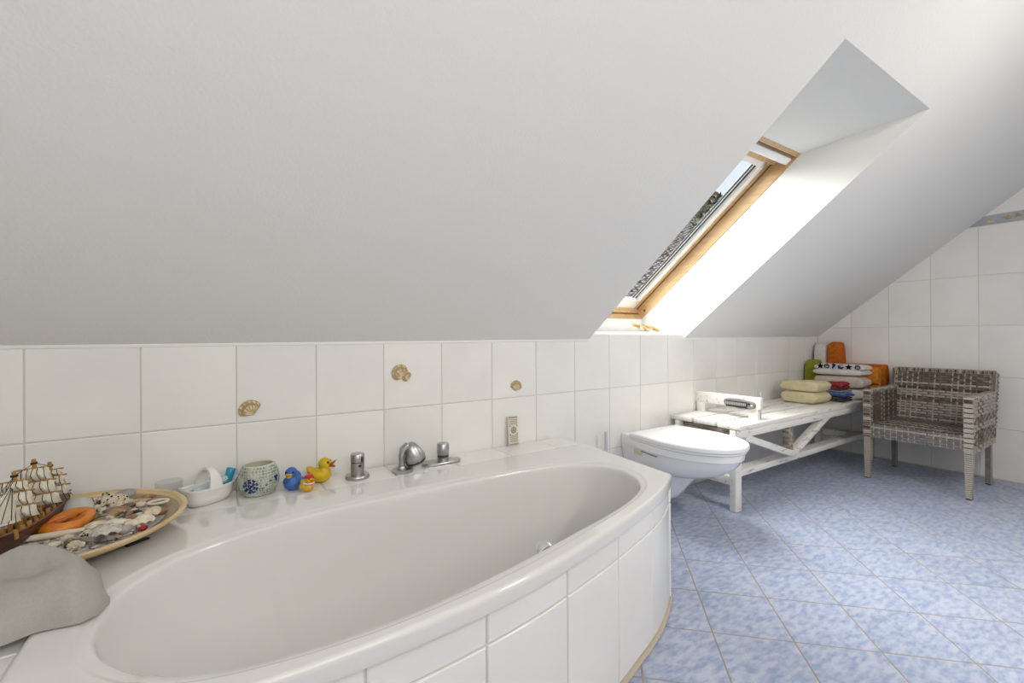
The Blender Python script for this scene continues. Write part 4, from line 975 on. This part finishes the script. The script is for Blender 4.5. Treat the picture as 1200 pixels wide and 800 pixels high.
TY = cloth('yellow_terry', (.66, .60, .36), (.70, .65, .42)); TW = cloth('white_terry', (.68, .66, .62), (.74, .72, .69)); TPK = cloth('beige_pink_terry', (.60, .50, .43), (.66, .57, .50))
TO = cloth('orange_terry', (.62, .22, .02), (.72, .30, .04)); TO2 = cloth('rust_orange_terry', (.48, .12, .015), (.56, .16, .02)); TGN = cloth('olive_green_terry', (.26, .26, .03), (.32, .32, .05)); TR = cloth('wine_red_cloth', (.26, .03, .035), (.36, .06, .06))
TBL = cloth('blue_cloth', (.04, .10, .38), (.06, .14, .46)); TBG = cloth('grey_blue_cloth', (.17, .21, .28), (.30, .34, .40)); TDK = cloth('charcoal_cloth', (.05, .05, .05), (.14, .13, .12), s=60)
e = BZ + .001
towel('folded_towel', 'lower pale yellow folded towel on the bench, front of the pile', 4.25, 4.53, -.44, -.145, e, e + .098, TY, 1, .012, seed=1, wav=.01)
towel('folded_towel', 'upper pale yellow folded towel lying on the other yellow one', 4.262, 4.525, -.446, -.135, e + .103, e + .190, TY, 1, .016, seed=2, wav=.02)
towel('folded_cloth', 'charcoal folded cloth at the bottom of the small pile', 4.62, 4.80, -.505, -.345, e, e + .042, TDK, 2, .006, 3, 'cloth')
towel('folded_cloth', 'bright blue folded cloth above the charcoal one', 4.61, 4.79, -.525, -.37, e + .048, e + .066, TBL, 1, .008, 4, 'cloth')
towel('folded_cloth', 'grey-blue folded cloth lying on the blue one', 4.62, 4.79, -.505, -.355, e + .067, e + .104, TBG, 2, .006, 5, 'cloth')
towel('crumpled_cloth', 'wine red crumpled cloth on top of the small pile', 4.62, 4.79, -.49, -.315, e + .107, e + .165, TR, 2, .022, 6, 'cloth', wav=.015)
towel('folded_towel', 'thick white folded towel at the bottom of the tall stack', 4.89, 5.085, -.555, -.155, e, e + .090, TW, 1, seed=7)
towel('folded_towel', 'beige-pink folded towel in the middle of the tall stack', 4.88, 5.08, -.555, -.150, e + .099, e + .206, TPK, 1, seed=8)
pt = thing('folded_towel', 'white towel with navy sea creature border on top of the stack', 'towel', (4.985, -.350, e + .213))
bm = B()
for z0 in (.0, .045):
    rings = []
    for k in range(13):
        u = math.sin((-1 + 2 * k / 12) * PI / 2); edge = max(.4, (1 - abs(u) ** 10) ** .5 if abs(u) < 1 else .4)
        rings.append([Vector((.105 * math.copysign(abs(math.cos(a)) ** .25, math.cos(a)) + (.030 if z0 and math.cos(a) < 0 else 0) + .004 * noise.noise(Vector((u * 6, a, z0))), .205 * u, z0 + .034 + .030 * math.copysign(abs(math.sin(a)) ** .6, math.sin(a)) * edge)) for a in [2 * PI * i / 20 for i in range(20)]])
    loft(bm, rings)
bmesh.ops.recalc_face_normals(bm, faces=bm.faces); obj('cloth', bm, TW, pt, angle=50)
NAVY = cloth('navy_print', (.03, .035, .12))
def flat(pts, h=.001):
    bm_ = B(); v = [bm_.verts.new(p) for p in pts]; c = bm_.verts.new(sum((Vector(p) for p in pts), Vector()) / len(pts))
    for k in range(len(v)): face(bm_, (v[k], v[(k + 1) % len(v)], c))
    bmesh.ops.solidify(bm_, geom=bm_.faces[:], thickness=.003); bmesh.ops.recalc_face_normals(bm_, faces=bm_.faces); return bm_
# printed motifs on the upper fold's sloping front face
def mp(y, z): return Vector((-.0795, y, .087 + z))
def star(y0, r):
    return [mp(y0 + r * (1 if k % 2 == 0 else .42) * math.cos(2 * PI * k / 10 + .3), r * .95 * (1 if k % 2 == 0 else .42) * math.sin(2 * PI * k / 10 + .3)) for k in range(10)]
def oval(y0, ry, rz_): return [mp(y0 + ry * math.cos(2 * PI * k / 12), rz_ * math.sin(2 * PI * k / 12)) for k in range(12)]
for y0, shp in ((.150, star(.150, .036)), (-.085, star(-.085, .034))): obj('starfish_print', flat(shp), NAVY, pt, smooth=False)
for y0 in (.095, -.155):
    bm = B(); tube(bm, [mp(y0 + .019 * math.cos(t), .017 * math.sin(t)) for t in [2 * PI * k / 16 for k in range(16)]], .0045, 6, closed=True); tube(bm, [mp(y0 + .008 * math.cos(t), .006 * math.sin(t)) for t in [PI * k / 8 for k in range(9)]], .003, 6); obj('shell_print', bm, NAVY, pt)
bm = B(); tube(bm, [mp(.045, .022), mp(.030, .016), mp(.036, .002), mp(.046, -.012), mp(.040, -.024)], [.009, .012, .010, .006, .003], 8); obj('seahorse_print', bm, NAVY, pt)
bm = B(); tube(bm, [mp(.0, .010), mp(-.012, -.008), mp(-.030, -.014), mp(-.046, -.004)], [.006, .012, .010, .003], 8); tube(bm, [mp(-.010, .018), mp(-.040, .014)], .003, 6); obj('dolphin_print', bm, NAVY, pt)
bm = B(); tube(bm, [mp(.185 - .37 * k / 30, -.031 + .002 * math.sin(k * 2.1)) for k in range(31)], .006, 6); obj('border_print', bm, NAVY, pt)
# rolled towels
def roll(name, label, c, axis, L_, r, m, turns=2.6, seed=0, flat_=1.0):
    bm = B(); a = Vector(axis).normalized(); up = Vector((0, 0, 1)) if abs(a.z) < .9 else Vector((1, 0, 0)); e1 = up.cross(a).normalized(); e2 = a.cross(e1)  # e1 sideways, e2 up
    n = 64; th = r / turns * .40; prof = []
    for k in range(n + 1):
        t = k / n; rr_ = r * (.16 + .84 * t); an = turns * 2 * PI * t + seed; prof.append((rr_ * math.cos(an) * flat_, rr_ * math.sin(an), an))
    secs = []
    for s_, sh in ((-.5, .03), (-.47, 0), (0, 0), (.47, 0), (.5, .03)):
        outer = []; inner = []
        for x, y, an in prof:
            nz = 1 + .025 * noise.noise(Vector((math.cos(an) * 2 + s_ * 3, math.sin(an) * 2, seed)))
            outer.append(Vector((x, y)) * nz * (1 - sh)); d_ = math.hypot(x, y); inner.append(Vector((x, y)) * ((d_ - th) / d_ if d_ > th else .2) * (1 + sh * .5))
        loop = outer + inner[::-1]; secs.append([Vector(c) + e1 * p.x + e2 * p.y + a * (s_ * L_) for p in loop])
    R2 = [[bm.verts.new(p) for p in s2] for s2 in secs]; N_ = len(R2[0])
    for A, Bq in zip(R2, R2[1:]):
        for k in range(N_): face(bm, (A[k], A[(k + 1) % N_], Bq[(k + 1) % N_], Bq[k]))
    for A in (R2[0], R2[-1]):
        h = n + 1
        for k in range(h - 1): face(bm, (A[k], A[k + 1], A[N_ - 2 - k], A[N_ - 1 - k]))
    bmesh.ops.recalc_face_normals(bm, faces=bm.faces)
    cc = Vector(c); bmesh.ops.translate(bm, vec=-cc, verts=bm.verts); o = obj(name, bm, m, angle=50, loc=c); return tag(o, label, 'towel')
towel('folded_towel', 'cream folded towel lying under the two orange rolls', 5.095, 5.315, -.575, -.30, e, e + .092, TW, 1, .004, seed=9)
roll('rolled_towel', 'bright orange rolled towel in front, its end beside the patterned towel', (5.150, -.440, e + .097 + .108), (0, 1, 0), .30, .104, TO, seed=1.1, flat_=.5)
roll('rolled_towel', 'rust orange rolled towel behind, against the right wall', (5.266, -.450, e + .095 + .128), (0, 1, 0), .33, .123, TO2, seed=.4, turns=3, flat_=.47)
towel('folded_towel', 'rust orange folded towel standing upright against the right wall', 5.16, 5.29, -.275, -.155, e, e + .52, TO2, 1, .006, 12)
towel('folded_towel', 'off-white towel standing upright in the corner', 5.17, 5.30, -.142, -.030, e, e + .515, TW, 1, .006, 13)
towel('folded_towel', 'olive green folded towel standing on end beside the stack', 5.00, 5.13, -.140, -.018, e, e + .345, TGN, 1, .008, 14)

# ================================================================== WICKER ARMCHAIR
CXB, CYB = 4.5, -1.01        # front plane x, centre y
ch = thing('wicker_armchair', 'grey and brown woven rattan armchair against the right wall', 'armchair', (4.8, -1.01, 0))
RM = [RATL, RATM, RATD, RATG]
def weave(bm, O, U, Vv, nrow, ncol, pal, amp=.0055, th=.003, seed=0, colw=.24, colpal=None, gap=.13, run=2):
    """woven panel on a dark ground: nrow flat strips along U pass over and under ncol uprights along Vv; strips come in runs of one shade"""
    O, U, Vv = Vector(O), Vector(U), Vector(Vv); N = U.cross(Vv).normalized(); rn_ = random.Random(seed)
    q4 = [bm.verts.new(O + U * a + Vv * b - N * .006) for a, b in ((0, 0), (1, 0), (1, 1), (0, 1))]; face(bm, q4, 2)  # dark backing sheet puts the shade of the gaps into colour
    mi = rn_.choice(pal); left = 1
    for r in range(nrow):
        if left <= 0: mi = rn_.choice(pal); left = rn_.randint(1, run)
        left -= 1
        v0 = (r + gap) / nrow; v1 = (r + 1 - gap) / nrow; prev = None; jit = rn_.uniform(-.06, .06) / nrow
        for c in range(ncol * 2 + 1):
            u = c / (ncol * 2); z = amp * math.sin(PI * c / 2 + PI * (r % 2))
            ring_ = [bm.verts.new(O + U * u + Vv * (vv + jit) + N * (z + hh)) for vv, hh in ((v0, 0), (v0, th), (v1, th), (v1, 0))]
            if prev:
                for k in range(4): face(bm, (prev[k], prev[(k + 1) % 4], ring_[(k + 1) % 4], ring_[k]), mi)
            prev = ring_
    cw = colw / ncol
    for c in range(ncol):
        u = (c + .5) / ncol; mi = rn_.choice(colpal or pal)
        ring0 = [bm.verts.new(O + U * uu + N * hh) for uu, hh in ((u - cw / 2, -.001), (u + cw / 2, -.001), (u + cw / 2, th), (u - cw / 2, th))]
        ring1 = [bm.verts.new(O + U * uu + Vv + N * hh) for uu, hh in ((u - cw / 2, -.001), (u + cw / 2, -.001), (u + cw / 2, th), (u - cw / 2, th))]
        for k in range(4): face(bm, (ring0[k], ring0[(k + 1) % 4], ring1[(k + 1) % 4], ring1[k]), mi)
def cpart(name, bm, mats=RM, kind=None):
    bmesh.ops.translate(bm, vec=(-4.8, 1.01, 0), verts=bm.verts); bmesh.ops.recalc_face_normals(bm, faces=bm.faces)
    return obj(name, bm, mats, ch, smooth=False, kind=kind)
ya, yb_ = -1.338, -.688; aw = .048           # near and far outer faces, arm width
XB = 5.10
PALM = [0, 1, 0, 1, 2, 3, 1]
# backrest: front, back and top edge
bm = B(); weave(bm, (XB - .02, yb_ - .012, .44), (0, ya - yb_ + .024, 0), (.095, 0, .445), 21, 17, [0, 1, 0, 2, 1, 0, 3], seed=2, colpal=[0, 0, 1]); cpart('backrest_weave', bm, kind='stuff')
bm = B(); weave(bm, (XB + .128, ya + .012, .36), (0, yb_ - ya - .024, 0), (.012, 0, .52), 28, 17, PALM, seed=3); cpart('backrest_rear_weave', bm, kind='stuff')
bm = B(); beam(bm, (XB + .10, yb_ - .012, .880), (XB + .10, ya + .012, .880), .075, .028, .006, 1)
for i in range(24):
    y = yb_ - .02 + (ya - yb_ + .04) * i / 23; bx(bm, XB + .060, XB + .141, y - .010, y + .010, .866, .898, .003, (0, 2, 1, 2)[i % 4])
for y in (yb_ - .008, ya + .008):
    beam(bm, (XB - .005, y, .44), (XB + .10, y, .885), .026, .06, .004, 1)
    for i in range(14): t = (i + .5) / 14; box(bm, (XB + .01 + .10 * t, y, .45 + .43 * t), (.072, .032, .018), .003, (0, 1, 2)[i % 3])
cpart('backrest_frame', bm)
# seat
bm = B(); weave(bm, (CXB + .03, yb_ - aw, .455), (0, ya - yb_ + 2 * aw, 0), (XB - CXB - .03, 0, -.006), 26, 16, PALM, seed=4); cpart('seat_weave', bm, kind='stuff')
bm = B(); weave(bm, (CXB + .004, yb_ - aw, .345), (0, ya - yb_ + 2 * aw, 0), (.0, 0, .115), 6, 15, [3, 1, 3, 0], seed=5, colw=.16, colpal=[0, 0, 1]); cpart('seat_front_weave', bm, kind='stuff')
bm = B(); bx(bm, CXB + .006, XB, ya + aw, yb_ - aw, .350, .449, .004, 1); cpart('seat_frame', bm)
# arms: outer and inner weave, front face, top
for side, (yo, yi) in enumerate(((ya, ya + aw), (yb_, yb_ - aw))):
    sgn = -1 if side == 0 else 1
    bm = B(); 
    if side == 0:
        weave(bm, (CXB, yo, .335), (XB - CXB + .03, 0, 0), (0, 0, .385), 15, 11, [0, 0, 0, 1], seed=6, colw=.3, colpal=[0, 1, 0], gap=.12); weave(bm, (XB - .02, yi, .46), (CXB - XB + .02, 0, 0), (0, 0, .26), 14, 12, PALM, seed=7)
    else:
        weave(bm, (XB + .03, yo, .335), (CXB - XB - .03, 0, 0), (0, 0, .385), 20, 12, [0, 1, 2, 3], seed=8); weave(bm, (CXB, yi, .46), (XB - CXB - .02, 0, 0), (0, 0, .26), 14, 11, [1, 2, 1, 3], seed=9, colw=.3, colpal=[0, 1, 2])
    cpart('arm_weave', bm, kind='stuff')
    bm = B(); bx(bm, CXB + .004, XB + .02, min(yo, yi) + .006, max(yo, yi) - .006, .45, .722, .004, 1)
    for i in range(16):
        x = CXB + .012 + (XB - CXB) * i / 15; bx(bm, x - .016, x + .016, min(yo, yi) - .004, max(yo, yi) + .004, .715, .737, .005, (0, 1, 2, 0)[i % 4])
    for i in range(10):
        z = .355 + .036 * i; bx(bm, CXB - .010, CXB + .02, min(yo, yi) - .003, max(yo, yi) + .003, z - .0145, z + .0145, .004, (0 if side == 0 else (1, 0, 2)[i % 3]))
    bx(bm, CXB - .006, CXB + .02, min(yo, yi), max(yo, yi), .34, .725, .002, 2)
    cpart('arm_frame', bm)
for (lx, ly, taper) in ((CXB + .018, ya + .024, -.006), (CXB + .018, yb_ - .024, -.004), (XB - .02, ya + .030, .004), (XB - .02, yb_ - .030, .004)):
    bm = B(); n = 22
    front = lx < 4.7
    for i in range(n if front else 1):
        z0 = .014 + (.330) * i / (n if front else 1); z1 = .014 + .330 * (i + 1) / (n if front else 1) - (.002 if front else 0); k = z0 / .34; hw = .018 + .006 * k; xo = taper * (1 - k) * 2
        bx(bm, lx + xo - hw, lx + xo + hw, ly - hw, ly + hw, z0, z1, .004 if front else .003, (0 if front else 3))
    bx(bm, lx + taper * 2 - .017, lx + taper * 2 + .017, ly - .017, ly + .017, .001, .015, .002, 2)
    if front: bx(bm, lx + taper * 1.4 - .015, lx + taper + .015, ly - .0175, ly + .0175, .012, .345, 0, 2)
    cpart('leg', bm)

# ================================================================== OUTSIDE THE SKYLIGHT
hs = thing('neighbouring_house', 'neighbouring house with pantile roof seen through the skylight', 'house', (16, 13, -3))
bm = B(); bx(bm, 6, 26, 9.6, 20, 0 - 3, 2.9); bmesh.ops.translate(bm, vec=(-16, -13, 3), verts=bm.verts); obj('wall', bm, mat('render_wall', (.45, .42, .38), .9), hs, smooth=False)
bm = B(); g = []; NXr, NYr = 420, 64
for j in range(NYr + 1):
    for st in (0, 1):
        row = []
        t = (j + (0 if st == 0 else .999)) / NYr
        for i in range(NXr + 1):
            x = 5 + 22 * i / NXr; y = 9 + 6.6 * t; z = 2.6 + 7.0 * t - (.05 if st else 0) + .045 * abs(math.sin(i * PI / 6))
            row.append(bm.verts.new((x - 16, y - 13, z + 3)))
        g.append(row)
for a, b in zip(g, g[1:]):
    for i in range(NXr): face(bm, (a[i], a[i + 1], b[i + 1], b[i]))
obj('pantile_roof', bm, mat('weathered_pantile', (.05, .032, .027), .8, col2=(.20, .19, .188), scale=4.5, lo=.42, hi=.52), hs, smooth=False)
bm = B(); bx(bm, -40, 60, 2.5, 70, -3.2, -3.0); struct(obj('trim_4', bm, mat('lawn', (.05, .07, .02), .9, col2=(.09, .11, .04), scale=1.5), smooth=False))
for wx in (9.0, 11.6, 14.2, 16.8):
    bm = B(); bx(bm, wx - .6, wx + .6, 9.56, 9.62, .6, 2.0); bmesh.ops.translate(bm, vec=(-16, -13, 3), verts=bm.verts); wf = obj('window', bm, PLASTW, hs, smooth=False)
    for sx in (-.29, .29):
        bm = B(); bx(bm, wx + sx - .24, wx + sx + .24, 9.54, 9.57, .7, 1.9); bmesh.ops.translate(bm, vec=(-16, -13, 3), verts=bm.verts); obj('pane', bm, mat('dark_pane', (.02, .025, .03), .1), wf, smooth=False)
def tree(label, c, r, h, n, m, seed, base=-3):
    t = thing('tree', label, 'tree', (c[0], c[1], base)); rn_ = random.Random(seed)
    bm = B(); tube(bm, [(0, 0, 0), (.05, 0, (c[2] - base) * .6), (0, 0, c[2] - base + h * .3)], [.16, .10, .03], 8); obj('trunk', bm, mat('bark', (.08, .06, .045), .9), t)
    bm = B()
    for i in range(n):
        d = Vector((rn_.gauss(0, 1), rn_.gauss(0, 1), rn_.gauss(0, 1))).normalized() * rn_.random() ** .4
        p = Vector((d.x * r * (1 - .4 * max(0, d.z)), d.y * r * (1 - .4 * max(0, d.z)), d.z * h + c[2] - base)); s_ = rn_.uniform(.05, .11); ax_ = Vector((rn_.gauss(0, 1), rn_.gauss(0, 1), rn_.gauss(0, 1))).normalized(); b_ = ax_.orthogonal().normalized() * s_; c_ = ax_.cross(b_)
        face(bm, [bm.verts.new(p + b_ * 1.6), bm.verts.new(p + c_ * .6), bm.verts.new(p - b_ * 1.6), bm.verts.new(p - c_ * .6)])
    obj('foliage', bm, m, t, smooth=False, kind='stuff')
LEAF = mat('dark_conifer_leaf', (.014, .017, .012), .8, col2=(.04, .043, .032), scale=2); LEAF2 = mat('bright_leaf', (.04, .05, .014), .7, col2=(.09, .095, .035), scale=2)
tree('dark conifer standing right of the pantile roof', (9.35, 3.75, 3.15), .62, 1.25, 2600, LEAF, 1)
tree('bright green garden tree below the pantile roof', (7.0, 4.6, 1.35), .85, .75, 2600, LEAF2, 2)
